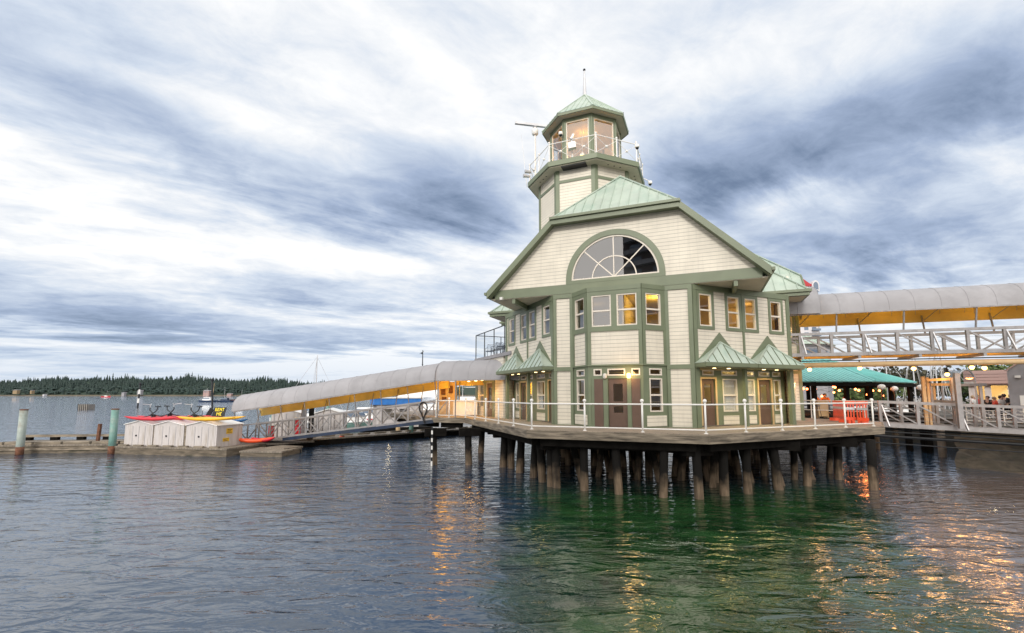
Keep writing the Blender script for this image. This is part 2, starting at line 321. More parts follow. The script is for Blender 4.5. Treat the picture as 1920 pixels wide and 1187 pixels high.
def plight(name, p, watts, col, r=.08, kind='POINT', parent=None, spot=None):
    l = bpy.data.lights.new(name, kind); l.energy = watts; l.color = col; l.shadow_soft_size = r
    if kind == 'SPOT': l.spot_size = R(spot or 120); l.spot_blend = .6
    o = bpy.data.objects.new(name, l); COL.objects.link(o)
    if parent: o.parent = parent; o.location = Vector(p) - ORG[parent.name]
    else: o.location = p
    return o
class Fr:                                           # upright wall plane: along d, outward n
    def __init__(s, p, d): s.p = Vector((p[0], p[1], 0)); s.d = Vector((d[0], d[1], 0)).normalized(); s.n = Vector((s.d.y, -s.d.x, 0))
    def pt(s, a, o, z): return s.p + s.d * a + s.n * o + Vector((0, 0, z))
    def off(s, o): return Fr(s.p + s.n * o, s.d)
def board(mb, fr, s0, s1, z0, z1, o0=-.01, o1=.04, m=0):
    mb.hexa([fr.pt(s0, o1, z0), fr.pt(s1, o1, z0), fr.pt(s1, o0, z0), fr.pt(s0, o0, z0), fr.pt(s0, o1, z1), fr.pt(s1, o1, z1), fr.pt(s1, o0, z1), fr.pt(s0, o0, z1)], m)
def panel(mb, fr, s0, s1, z0, z1, ops=(), th=.16, m=0):
    """wall with openings: outer and inner skins and the reveals"""
    S = sorted({s0, s1} | {x for o in ops for x in o[:2]}); Z_ = sorted({z0, z1} | {x for o in ops for x in o[2:4]})
    for a, b in zip(S, S[1:]):
        for c, d in zip(Z_, Z_[1:]):
            if any(o[0] <= a and b <= o[1] and o[2] <= c and d <= o[3] for o in ops): continue
            mb.poly([fr.pt(a, 0, c), fr.pt(b, 0, c), fr.pt(b, 0, d), fr.pt(a, 0, d)], m)
            mb.poly([fr.pt(a, -th, d), fr.pt(b, -th, d), fr.pt(b, -th, c), fr.pt(a, -th, c)], m)
    for a, b, c, d in [o[:4] for o in ops]:
        for q in ([(a, c), (a, d)], [(b, d), (b, c)], [(b, c), (a, c)], [(a, d), (b, d)]):
            (sa, za), (sb, zb) = q; mb.poly([fr.pt(sa, 0, za), fr.pt(sb, 0, zb), fr.pt(sb, -th, zb), fr.pt(sa, -th, za)], m)
    for q in ([(s0, z0), (s0, z1)], [(s1, z1), (s1, z0)], [(s0, z1), (s1, z1)], [(s1, z0), (s0, z0)]):
        (sa, za), (sb, zb) = q; mb.poly([fr.pt(sa, 0, za), fr.pt(sb, 0, zb), fr.pt(sb, -th, zb), fr.pt(sa, -th, za)], m)
def window(parent, fr, s0, s1, z0, z1, mid=True, fw=.055, depth=-.05, label=None):
    f = MB()
    for a, b, c, d in ((s0, s0 + fw, z0, z1), (s1 - fw, s1, z0, z1), (s0 + fw, s1 - fw, z0, z0 + fw), (s0 + fw, s1 - fw, z1 - fw, z1)): board(f, fr, a, b, c, d, depth - .04, .012)
    if mid:
        zm = (z0 + z1) / 2; board(f, fr, s0 + fw, s1 - fw, zm - .035, zm + .035, depth - .03, .0)
    o = f.build('window', M['sash'], parent)
    g = MB(); g.poly([fr.pt(s0 + fw * .5, depth, z0 + fw * .5), fr.pt(s1 - fw * .5, depth, z0 + fw * .5), fr.pt(s1 - fw * .5, depth, z1 - fw * .5), fr.pt(s0 + fw * .5, depth, z1 - fw * .5)])
    p = g.build('pane', M['glass'], parent, recalc=False); p.parent = o
    if label: o['label'] = label
    return o
def surround(mb, fr, s0, s1, z0, z1, w=.12, o=.03):
    board(mb, fr, s0 - w, s0, z0 - w, z1 + w, -.01, o); board(mb, fr, s1, s1 + w, z0 - w, z1 + w, -.01, o)
    board(mb, fr, s0, s1, z0 - w, z0, -.01, o); board(mb, fr, s0, s1, z1, z1 + w, -.01, o)
def roof_plane(mb, pts, e_dir, sp=.42, th=.07, seam=(.03, .045), m=0, ms=0):
    """sheet of standing-seam metal on a convex polygon; seams run up the slope, square to e_dir"""
    pts = [Vector(p) for p in pts]; n = (pts[1] - pts[0]).cross(pts[2] - pts[0]).normalized()
    if n.z < 0: n = -n
    e = Vector(e_dir).normalized(); g = n.cross(e).normalized(); o = pts[0]
    mb.prism([p - n * th for p in pts], n * th, m)
    q = [((p - o).dot(e), (p - o).dot(g)) for p in pts]
    lo, hi = min(x for x, _ in q), max(x for x, _ in q); k = lo + sp * .5
    while k < hi:
        ys = []
        for (x0, y0), (x1, y1) in zip(q, q[1:] + q[:1]):
            if (x0 - k) * (x1 - k) < 0: ys.append(y0 + (y1 - y0) * (k - x0) / (x1 - x0))
        if len(ys) == 2 and abs(ys[0] - ys[1]) > .08:
            a, b = min(ys), max(ys); mb.bar(o + e * k + g * a + n * seam[1] * .5, o + e * k + g * b + n * seam[1] * .5, seam[0], seam[1], ms, n)
        k += sp
# ================================================================== the harbour building
A = R(22)
U = Vector((math.cos(A), -math.sin(A), 0)); V = Vector((math.sin(A), math.cos(A), 0))
O = Vector((4.87, 20.80, 0))
def P(s, t, z): return O + U * s + V * t + Vector((0, 0, z))
H1, HS = 5.0, 8.5                                   # floor line, soffit
B = thing('harbour_building', P(0, 4, ZD), 'cream clapboard harbour building on piles with pale green metal roofs and an octagonal lighthouse tower', 'building')
C45 = math.cos(R(45))
DL = 6.0
ue, te = 3.1 + DL * C45, DL * C45                    # back ends of the two slanting walls
FW = Fr(P(-3.1, 0, 0), U)                            # s 0..6.2
def loc_fr(a, b): pa, pb = P(*a, 0), P(*b, 0); return Fr(pa, pb - pa)
RW = loc_fr((3.1, 0), (ue, te)); LW = loc_fr((-ue, te), (-3.1, 0))
BL = loc_fr((-2.17, 0), (-1.27, -.9)); BF = loc_fr((-1.27, -.9), (1.08, -.9)); BR = loc_fr((1.08, -.9), (1.98, 0))
BLL = .9 / C45; BFL = 2.35
TB = 8.6                                             # front of the rear block
RS = loc_fr((ue, te), (ue, TB)); LS = loc_fr((-ue, TB), (-ue, te))
RB = loc_fr((ue, TB), (8.5, TB)); LB = loc_fr((-8.5, TB), (-ue, TB)); RBS = loc_fr((8.5, TB), (8.5, 19)); LBS = loc_fr((-8.5, 19), (-8.5, TB)); BK = loc_fr((8.5, 19), (-8.5, 19))
upwin = lambda a: (a[0], a[1], 6.72, 8.12)
# ---- front wall (side panels of the bay)
w_ = MB()
for a, b, e, f_ in ((0, .93, (0.0, .14), (.80, .93)), (5.08, 6.2, (5.08, 5.22), (6.02, 6.2))):
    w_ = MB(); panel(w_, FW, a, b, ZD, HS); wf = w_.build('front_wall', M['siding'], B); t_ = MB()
    for c, d in (e, f_): board(t_, FW, c, d, ZD, HS - .2, -.01, .05)
    board(t_, FW, a, b, HS - .2, HS, -.01, .06); board(t_, FW, a, b, H1 - .16, H1 + .03, -.01, .06); board(t_, FW, a, b, ZD, ZD + .03, -.01, .045)
    t_.build('trim', M['sage'], B).parent = wf
# ---- the bay, upper storey
bay = MB(); bt = MB(); wins = []
def bay_face(fr, Ln, ops):
    panel(bay, fr, 0, Ln, H1, HS, ops)
bay_face(BL, BLL, [(.24, 1.04, 6.72, 8.12)]); bay_face(BF, BFL, [(.20, 1.06, 6.72, 8.12), (1.30, 2.16, 6.72, 8.12)]); bay_face(BR, BLL, [(.20, 1.02, 6.72, 8.12)])
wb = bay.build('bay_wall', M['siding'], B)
for fr, Ln in ((BL, BLL), (BF, BFL), (BR, BLL)):
    board(bt, fr, 0, .15, H1, HS - .2, -.01, .04); board(bt, fr, Ln - .15, Ln, H1, HS - .2, -.01, .04)
    board(bt, fr, .15, Ln - .15, 8.12, HS - .2, -.01, .037); board(bt, fr, .15, Ln - .15, 6.50, 6.72, -.01, .045); board(bt, fr, 0, Ln, HS - .2, HS, -.01, .055)
board(bt, BF, 1.06, 1.30, 6.72, 8.12, -.01, .034)
for a, b in ((.15, .20), (2.16, 2.2)): board(bt, BF, a, b, 6.72, 8.12, -.01, .034)
board(bt, BL, .15, .24, 6.72, 8.12, -.01, .034); board(bt, BL, 1.04, 1.13, 6.72, 8.12, -.01, .034); board(bt, BR, .15, .2, 6.72, 8.12, -.01, .034); board(bt, BR, 1.02, 1.13, 6.72, 8.12, -.01, .034)
bt.build('trim', M['sage'], B).parent = wb
window(B, BL, .24, 1.04, 6.72, 8.12); window(B, BF, .20, 1.06, 6.72, 8.12); window(B, BF, 1.30, 2.16, 6.72, 8.12); window(B, BR, .20, 1.02, 6.72, 8.12)
# ---- the bay, ground storey: green boarding with the entrance
gb = MB()
d0, d1 = .86, 1.66                                   # door
ops = [(.24, .60, 4.56, 4.86), (d0 - .02, d1 - .06, 4.56, 4.86), (1.86, 2.22, 4.56, 4.86)]
dops = [(d0, d1, ZD, 4.44)]
panel(gb, BF, 0, BFL, ZD, H1, ops + dops); panel(gb, BL, 0, BLL, ZD, H1, [(.30, .98, 3.02, 4.44), (.30, .98, 4.56, 4.86)]); panel(gb, BR, 0, BLL, ZD, H1, [(.30, .98, 3.02, 4.44), (.30, .98, 4.56, 4.86)])
wg = gb.build('entrance_wall', M['sage'], B)
q = MB()
for fr, Ln in ((BL, BLL), (BF, BFL), (BR, BLL)): board(q, fr, -.02, Ln + .02, H1 - .02, H1 + .05, -.01, .07)
for a, b in ((.0, .12), (.66, .84), (1.67, 1.83), (BFL - .1, BFL)): board(q, BF, a, b, ZD, 4.46, -.01, .035)
q.build('trim', M['sage'], B).parent = wg
for fr in (BL, BR):
    q = MB(); board(q, fr, .12, 1.16, ZD + .06, 2.86, -.01, .02); q.build('siding_infill', M['siding'], B).parent = wg
    window(B, fr, .30, .98, 3.02, 4.44); window(B, fr, .30, .98, 4.56, 4.86, mid=False)
for o in ops: window(B, BF, *o[:4], mid=False)
for a, b in ((.26, .64), (1.85, 2.21)):
    q = MB(); board(q, BF, a, b, ZD + .02, 4.42, -.01, .024); q.build('side_panel', M['brown'], B).parent = wg
def door(fr, s0, s1, z1, glass, col='brown', recess=-.06, handle=True):
    q = MB(); a, b, c, d = glass
    panel(q, fr.off(recess), s0, s1, ZD + .01, z1, [(s0 + a, s0 + b, ZD + c, ZD + d)] + ([(s0 + a, s0 + b, ZD + .62, ZD + .90)] if glass[2] > 1.05 else []), th=.05)
    o = q.build('door', M[col], B)
    for z0_, z1_ in [(c, d)] + ([(.62, .90)] if glass[2] > 1.05 else []):
        g = MB(); f2 = fr.off(recess); g.poly([f2.pt(s0 + a, -.02, ZD + z0_), f2.pt(s0 + b, -.02, ZD + z0_), f2.pt(s0 + b, -.02, ZD + z1_), f2.pt(s0 + a, -.02, ZD + z1_)])
        g.build('pane', M['glass'], B, recalc=False).parent = o
    if handle:
        g = MB(); f2 = fr.off(recess); g.bar(f2.pt(s0 + .06, .05, ZD + 1.0), f2.pt(s0 + .2, .05, ZD + 1.0), .025, .025); g.bar(f2.pt(s0 + .07, 0, ZD + 1.0), f2.pt(s0 + .07, .06, ZD + 1.0), .02, .02)
        g.build('handle', M['chrome'], B).parent = o
    return o
door(BF, d0 + .01, d1 - .01, 4.43, (.20, .60, 1.1, 1.86))
def wall_lamp(fr, s, z, lit):
    q = MB(); q.lathe(fr.pt(s, .10, z), [(.05, -.10), (.085, -.06), (.09, .08), (.05, .12), (.001, .13)], 10, 0); q.bar(fr.pt(s, -.01, z + .1), fr.pt(s, .12, z + .1), .05, .05, 1)
    q.build('wall_lamp', [M['lampglow'] if lit else M['curtain'], M['dark']], B)
    if lit: plight('lamp_light', fr.pt(s, .32, z), 24, (1, .58, .20), .3)
wall_lamp(BF, 1.76, 4.53, True); wall_lamp(BF, .75, 4.53, False)
# ---- slanting walls: two windows per half above, recessed shopfronts under hoods below
RC = .62
def slant(fr, mirror):
    m = (lambda a, b: (DL - b, DL - a)) if mirror else (lambda a, b: (a, b))
    W4 = [m(.36, 1.08), m(2.02, 2.74), m(3.08, 3.78), m(4.74, 5.46)]
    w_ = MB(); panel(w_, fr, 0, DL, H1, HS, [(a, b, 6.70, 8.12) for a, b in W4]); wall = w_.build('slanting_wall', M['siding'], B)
    t_ = MB(); board(t_, fr, 0, DL, HS - .24, HS, -.01, .06)
    for a, b in (m(0, .20), m(2.88, 2.98), m(DL - .2, DL)): board(t_, fr, a, b, H1, HS - .24, -.01, .05)
    for a, b in W4:
        board(t_, fr, a - .13, a, 6.56, HS - .24, -.01, .036); board(t_, fr, b, b + .13, 6.56, HS - .24, -.01, .036)
        board(t_, fr, a, b, 8.12, HS - .24, -.01, .036); board(t_, fr, a, b, 6.56, 6.70, -.01, .04)
    for a, b in (m(-.02, 2.95), m(2.95, 5.95)):      # pointed boards behind the hoods
        c = (a + b) / 2
        t_.prism([fr.pt(a + .02, -.01, H1 + .04), fr.pt(b - .02, -.01, H1 + .04), fr.pt(c, -.01, 6.46)], fr.n * .042)
    t_.build('trim', M['sage'], B).parent = wall
    for a, b in W4: window(B, fr, a, b, 6.70, 8.12)
    # hoods
    for a, b in (m(-.04, 2.97), m(2.97, 5.98)):
        c = (a + b) / 2; r = MB(); z0 = H1 + .07; ou = .62
        apex = fr.pt(c, .03, 6.02); fl, fr_ = fr.pt(a, ou, z0), fr.pt(b, ou, z0); bl, br = fr.pt(a, .02, z0), fr.pt(b, .02, z0)
        roof_plane(r, [fl, fr_, apex], fr.d, .46, .05, (.018, .028), 0, 1)
        r.poly([bl, fl, apex], 0); r.poly([fr_, br, apex], 0)
        for e in (fl, fr_): r.bar(e + Vector((0, 0, .02)), apex + Vector((0, 0, .02)), .07, .05, 0)
        hood = r.build('hood_roof', [M['mint'], M['sage']], B)
        g = MB(); g.bar(fr.pt(a + .02, ou + .02, z0 - .07), fr.pt(b - .02, ou + .02, z0 - .07), .05, .17); board(g, fr, a + .02, b - .02, z0 - .18, z0 - .13, -RC, ou - .01)
        g.bar(fr.pt(a + .045, 0, z0 - .07), fr.pt(a + .045, ou, z0 - .07), .05, .17); g.bar(fr.pt(b - .045, 0, z0 - .07), fr.pt(b - .045, ou, z0 - .07), .05, .17)
        g.build('hood_fascia', M['sage'], B).parent = hood
        for k in (-.42, .42):
            g = MB(); p = fr.pt(c + k, .05, z0 - .2); g.lathe(p, [(.075, -.0), (.075, .012), (.001, .013)], 12); g.build('downlight', M['down'], B).parent = hood
            plight('downlight_lamp', p - Vector((0, 0, .05)), 62 if not mirror else 26, (1, .74, .26), .22, 'SPOT', None, 150)
    # shopfront
    f2 = fr.off(-RC)
    mm = (lambda a, b: (DL - b, DL - a)) if mirror else (lambda a, b: (a, b))
    D = [mm(.95, 1.75), mm(4.48, 5.30)]; T = [(1.02, 1.70), (2.16, 3.12), (3.62, 4.22), (4.50, 5.24), (5.44, 6.0)]
    Wn = [mm(2.20, 3.10), mm(3.70, 4.22), mm(5.50, 5.98)]; T = [mm(a, b) for a, b in T]
    w_ = MB(); x0, x1 = (0, DL + .26) if not mirror else (-.26, DL)
    x0, x1 = min(x0, 0), max(x1, DL)
    panel(w_, f2, x0, x1, ZD, H1, [(a, b, ZD, 4.44) for a, b in D] + [(a, b, 4.60, 4.84) for a, b in T] + [(a, b, 2.98, 4.46) for a, b in Wn])
    sh = w_.build('shopfront', M['sage'], B)
    for a, b in Wn: window(B, f2, a, b, 2.98, 4.46); q = MB(); board(q, f2, a - .02, b + .02, ZD + .05, 2.80, -.01, .025); q.build('siding_infill', M['siding'], B).parent = sh
    for a, b in T: window(B, f2, a, b, 4.60, 4.84, mid=False)
    for a, b in D:
        q = MB()
        for x in (a - .09, b): board(q, f2, x, x + .09, ZD, 4.53, -.01, .03)
        board(q, f2, a, b, 4.44, 4.53, -.01, .03); q.build('door_frame', M['planter'], B).parent = sh
    for a, b in D: door(f2, a + .01, b - .01, 4.43, (.2, .62, .9, 1.86), handle=False)
    # the slanting wall stands on a corner pier and posts
    a, b = mm(0, .24); q = MB(); board(q, fr, a, b, ZD, H1, -.22, .04); q.build('post', M['sage'], B)
    for s in (mm(2.88, 3.02), mm(5.80, 5.96)): q = MB(); board(q, fr, s[0], s[1], ZD, H1 - .06, -.12, .03); q.build('post', M['sage'], B)
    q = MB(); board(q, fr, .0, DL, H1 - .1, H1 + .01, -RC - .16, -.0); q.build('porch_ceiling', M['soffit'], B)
    q = MB()
    for (a, b) in ([Wn[0]] + [Wn[1]] if not mirror else [Wn[0]]): q = MB(); board(q, f2, a + .05, (b - .05) if not mirror else (a + b) / 2, 3.0, 4.42, -.12, -.10); q.build('curtain', M['curtain'], B)
slant(RW, False); slant(LW, True)
# ---- side walls and rear block
w_ = MB()
for fr, Ln, ops in ((RS, TB - te, []), (LS, TB - te, []), (RB, 8.5 - ue, [(.25, .85, 6.70, 8.12), (.25, .85, 3.0, 4.5)]), (LB, 8.5 - ue, [(.3, .9, 6.7, 8.12)]), (RBS, 10.4, []), (LBS, 10.4, []), (BK, 17, [])):
    panel(w_, fr, 0, Ln, ZD, HS, ops)
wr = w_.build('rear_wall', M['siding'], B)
window(B, RB, .25, .85, 6.70, 8.12); window(B, RB, .25, .85, 3.0, 4.5); window(B, LB, .3, .9, 6.7, 8.12)
t_ = MB()
for fr, Ln in ((RB, 8.5 - ue), (LB, 8.5 - ue)):
    for a, b in ((0, .14), (Ln - .16, Ln)): board(t_, fr, a, b, ZD, HS - .2, -.01, .05)
    board(t_, fr, 0, Ln, HS - .2, HS, -.01, .06); board(t_, fr, 0, Ln, H1 - .1, H1 + .05, -.01, .06); surround(t_, fr, .25, .85, 6.70, 8.12, .1)
for fr, Ln in ((RS, TB - te), (LS, TB - te)): board(t_, fr, 0, Ln, H1 - .1, H1 + .05, -.01, .06); board(t_, fr, 0, .16, ZD, HS, -.01, .05); board(t_, fr, Ln - .16, Ln, ZD, HS, -.01, .05)
t_.build('trim', M['sage'], B).parent = wr
# ---- floors, ceilings and rooms seen through the windows
oct_in = [(-3.0, .2), (-2.2, .2), (-1.3, -.7), (1.1, -.7), (2.0, .2), (3.0, .2), (ue - .3, te + .1), (ue - .3, 18.8), (-ue + .3, 18.8), (-ue + .3, te + .1)]
for nm, z, h, mt in (('ceiling', HS - .12, .08, 'room'), ('upper_floor', H1 - .02, .16, 'carpet')):
    q = MB(); q.prism([P(s, t, z) for s, t in oct_in], (0, 0, h)); q.build(nm, M[mt], B)
oct_g = [(-3.0, .2), (-2.2, .2), (-1.3, -.7), (1.1, -.7), (2.0, .2), (2.9, .2), (ue - .6, te + .9), (ue - .6, 18.8), (-ue + .6, 18.8), (-ue + .6, te + .9), (-2.9, .2)]
q = MB(); q.prism([P(s, t, ZD + .012) for s, t in oct_g], (0, 0, .03)); q.build('ground_floor', M['carpet'], B)
q = MB(); q.prism([P(s, t, H1 - .17) for s, t in oct_g], (0, 0, .1)); q.build('ground_ceiling', M['room'], B)
q = MB()
for (s0, t0, s1, t1), z0, z1 in (((-7, 6.2, 7, 6.2), H1, HS - .1), ((.15, .2, .15, 6.2), H1, HS - .1), ((-7, 5.0, 7, 5.0), ZD, H1 - .15), ((2.6, .6, 2.6, 5), ZD, H1 - .15), ((-2.6, .6, -2.6, 5), ZD, H1 - .15)):
    q.bar(P(s0, t0, (z0 + z1) / 2), P(s1, t1, (z0 + z1) / 2), .1, z1 - z0)
q.build('partition', M['room'], B)
q = MB()
q.bar(P(1.1, 2.6, H1 + 1.05), P(1.9, 2.6, H1 + 1.05), .5, 2.0, 0); q.build('cabinet', M['brown'], B)
q = MB(); q.bar(P(-1.1, .2, H1 + .72), P(-.1, .2, H1 + .72), .6, .05); q.bar(P(-1.0, .2, H1 + .14), P(-1.0, .2, H1 + .7), .5, .05); q.bar(P(-.2, .2, H1 + .14), P(-.2, .2, H1 + .7), .5, .05); q.build('desk', M['greyb'], B)
plight('room_lamp', P(1.7, 1.6, 7.9), 130, (1, .66, .18), .15); plight('room_lamp', P(5.6, 5.2, 7.9), 24, (1, .60, .22), .15)
plight('room_lamp', P(-1.6, 2.4, 7.9), 3, (1, .75, .45), .15); plight('room_lamp', P(0, 2.2, 4.6), 12, (1, .78, .35), .12); plight('room_lamp', P(5.0, 3.6, 4.5), 45, (1, .80, .40), .12); plight('room_lamp', P(7.8, 9.6, 7.6), 60, (1, .6, .2), .12); plight('room_lamp', P(7.9, 9.6, 4.3), 60, (1, .75, .3), .12)
# ---- gable wall with the arched window
GC, AC = -.17, -.20
def rake(s): return 8.85 + (6.2 - abs(s - GC))
outl = [(GC - 5.95, 8.6)]
RA = 2.12
outl += [(AC - RA, 8.6), (AC - RA, 9.12)] + [(AC - RA * math.cos(math.pi * k / 24), 9.12 + RA * math.sin(math.pi * k / 24)) for k in range(1, 24)] + [(AC + RA, 9.12), (AC + RA, 8.6)]
outl += [(GC + 5.95, 8.6), (GC + 5.95, 8.85), (GC + 2.92, 12.05), (GC - 2.92, 12.05), (GC - 5.95, 8.85)]
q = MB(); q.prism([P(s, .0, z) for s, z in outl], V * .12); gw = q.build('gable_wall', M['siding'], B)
def arch_ring(mb, r0, r1, o0, o1, m=0, n=28):
    for k in range(n):
        a0, a1 = math.pi * k / n, math.pi * (k + 1) / n
        c = lambda r, a, o: P(AC - r * math.cos(a), -o, 9.12 + r * math.sin(a))
        mb.hexa([c(r0, a0, o1), c(r1, a0, o1), c(r1, a0, o0), c(r0, a0, o0), c(r0, a1, o1), c(r1, a1, o1), c(r1, a1, o0), c(r0, a1, o0)], m)
q = MB(); arch_ring(q, 2.0, 2.26, -.03, .05); gf = Fr(P(AC, 0, 0), U); board(q, gf, -2.26, 2.26, 8.96, 9.12, -.03, .055)
board(q, Fr(P(GC, 0, 0), U), -6.0, 6.0, 8.52, 8.96, -.03, .045); q.build('trim', M['sage'], B).parent = gw
q = MB(); arch_ring(q, 1.92, 2.0, -.08, .0); arch_ring(q, .98, 1.03, -.06, -.01); board(q, gf, -1.92, 1.92, 9.12, 9.19, -.08, .0)
for a in (45, 90, 135):
    q.bar(P(AC, .04, 9.15), P(AC - 1.94 * math.cos(R(a)), .04, 9.12 + 1.94 * math.sin(R(a))), .05, .05, 0, V)
aw = q.build('arched_window', M['sash'], B)
g = MB(); g.poly([P(AC - 1.96 * math.cos(math.pi * k / 24), .04, 9.12 + 1.96 * math.sin(math.pi * k / 24)) for k in range(25)]); g.build('pane', M['glass'], B, recalc=False).parent = aw
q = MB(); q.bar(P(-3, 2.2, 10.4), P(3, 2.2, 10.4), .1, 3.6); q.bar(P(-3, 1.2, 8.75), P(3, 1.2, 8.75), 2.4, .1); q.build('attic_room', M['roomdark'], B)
# ---- soffits, beams, eaves
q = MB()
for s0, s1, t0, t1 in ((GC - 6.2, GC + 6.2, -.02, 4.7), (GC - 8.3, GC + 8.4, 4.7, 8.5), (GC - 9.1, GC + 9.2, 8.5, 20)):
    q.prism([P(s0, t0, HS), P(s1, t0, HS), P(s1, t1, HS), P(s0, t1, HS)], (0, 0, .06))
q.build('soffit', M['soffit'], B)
q = MB()
for k in (-1, 1): q = MB(); q.bar(P(GC + k * 5.0, .02, HS - .12), P(GC + k * 5.0, 2.3, HS - .12), .16, .24); q.build('eave_beam', M['sage'], B)
OV = -.42
Z0 = 8.85
rf = MB()
ridge_t = OV + 2.9
for k in (-1, 1):
    roof_plane(rf, [P(GC + k * 6.25, OV, Z0 - .05), P(GC + k * 6.25, 9.5, Z0 - .05), P(GC, 9.5, Z0 + 6.2), P(GC, ridge_t, Z0 + 6.2), P(GC + k * 2.9, OV, Z0 + 3.3)], V)
roof_plane(rf, [P(GC - 2.95, OV - .03, Z0 + 3.27), P(GC + 2.95, OV - .03, Z0 + 3.27), P(GC, ridge_t, Z0 + 6.2)], U, .43)
for k in (-1, 1): rf.bar(P(GC + k * 2.95, OV, Z0 + 3.3), P(GC, ridge_t, Z0 + 6.24), .14, .05, 0)
r1 = rf.build('front_roof', M['mint'], B)
fa = MB()
for k in (-1, 1):
    fa.hexa([P(GC + k * 6.28, OV - .02, 8.50), P(GC + k * 2.86, OV - .02, 11.86), P(GC + k * 2.86, OV + .04, 11.86), P(GC + k * 6.28, OV + .04, 8.50), P(GC + k * 6.28, OV - .02, 8.86), P(GC + k * 2.86, OV - .02, 12.2), P(GC + k * 2.86, OV + .04, 12.2), P(GC + k * 6.28, OV + .04, 8.86)])
    fa.poly([P(GC + k * 6.2, OV + .03, 8.56), P(GC + k * 2.86, OV + .03, 11.9), P(GC + k * 2.86, 0, 11.9), P(GC + k * 6.2, 0, 8.56)])
    fa.bx_ = None
    fa.bar(P(GC + k * 6.26, OV + .05, 8.68), P(GC + k * 6.26, 4.6, 8.68), .1, .26); fa.bar(P(GC + k * 6.35, OV - .04, 8.76), P(GC + k * 6.35, 4.55, 8.76), .12, .13)
fa.bar(P(GC - 2.9, OV - .01, 12.03), P(GC + 2.9, OV - .01, 12.03), .07, .34); fa.bar(P(GC - 2.95, OV - .09, 12.14), P(GC + 2.95, OV - .09, 12.14), .1, .12)
fa.poly([P(GC - 2.86, OV + .03, 11.9), P(GC + 2.86, OV + .03, 11.9), P(GC + 2.86, 0, 11.9), P(GC - 2.86, 0, 11.9)])
fa.build('fascia', M['sage'], B).parent = r1
for k, hw in ((-1, 8.35), (1, 8.45)):
    sr = MB(); fb = MB(); x = GC + k * hw; h = 2.9
    sr_pts = [P(x, 4.55, Z0 - .05), P(GC + k * 3.0, 4.55, Z0 - .05), P(GC + k * 3.0, 4.55 + h, Z0 - .05 + h), P(x - k * h, 4.55 + h, Z0 - .05 + h)]
    roof_plane(sr, sr_pts, U, .48)
    roof_plane(sr, [P(x, 4.55, Z0 - .05), P(x, 10, Z0 - .05), P(x - k * h, 10, Z0 - .05 + h), P(x - k * h, 4.55 + h, Z0 - .05 + h)], V, .48)
    sr.bar(P(x, 4.55, Z0 - .02), P(x - k * h, 4.55 + h, Z0 - .02 + h), .12, .05)
    s_o = sr.build('side_roof', M['mint'], B)
    fb.bar(P(x, 4.55, 8.66), P(GC + k * 6.4, 4.55, 8.66), .08, .3); fb.bar(P(x + k * .03, 4.48, 8.74), P(GC + k * 6.4, 4.48, 8.74), .12, .13); fb.bar(P(x, 4.5, 8.66), P(x, 8.4, 8.66), .08, .3); fb.bar(P(x + k * .08, 4.45, 8.74), P(x + k * .08, 8.4, 8.74), .12, .13)
    fb.build('fascia', M['sage'], B).parent = s_o
br_ = MB(); k2 = 2.0
for k in (-1, 1):
    x = GC + k * 9.25
    roof_plane(br_, [P(x, 8.4, Z0 - .05), P(GC, 8.4, Z0 - .05), P(GC, 8.4 + 5.9, Z0 + 5.85), P(x - k * 3.9, 8.4 + 5.9, Z0 + 5.85), P(x, 8.4 + k2, Z0 + k2 - .05)], U, .5)
    roof_plane(br_, [P(x, 8.4 + k2, Z0 + k2 - .05), P(x, 20.2 - k2, Z0 + k2 - .05), P(x - k * 3.9, 14.3, Z0 + 5.85)], V, .5)
    roof_plane(br_, [P(x, 20.2, Z0 - .05), P(GC, 20.2, Z0 - .05), P(GC, 14.3, Z0 + 5.85), P(x - k * 3.9, 14.3, Z0 + 5.85), P(x, 20.2 - k2, Z0 + k2 - .05)], U, .5)
    br_.bar(P(x, 8.4 + k2, Z0 + k2), P(x - k * 3.9, 14.3, Z0 + 5.9), .14, .05)
b_o = br_.build('rear_roof', M['mint'], B)
for k in (-1, 1):
    fc = MB(); x = GC + k * 9.25
    fc.bar(P(x, 8.36, 8.66), P(GC + k * 8.4, 8.36, 8.66), .08, .3); fc.bar(P(x + k * .1, 8.27, 8.74), P(GC + k * 8.4, 8.27, 8.74), .14, .14)
    fc.bar(P(x, 8.4, 8.7), P(x, 8.4 + k2, 8.7 + k2), .08, .3); fc.bar(P(x, 8.4 + k2, 8.7 + k2), P(x, 20.2 - k2, 8.7 + k2), .08, .3); fc.bar(P(x, 20.2 - k2, 8.7 + k2), P(x, 20.2, 8.7), .08, .3)
    fc.build('fascia', M['sage'], B).parent = b_o
for k in (-1, 1): q = MB(); q.prism([P(GC + k * 8.5, 8.6, HS), P(GC + k * 8.5, 19.6, HS), P(GC + k * 8.5, 18.2, Z0 + k2), P(GC + k * 8.5, 10.4, Z0 + k2)], U * .1 * k); q.build('end_gable', M['siding'], B)
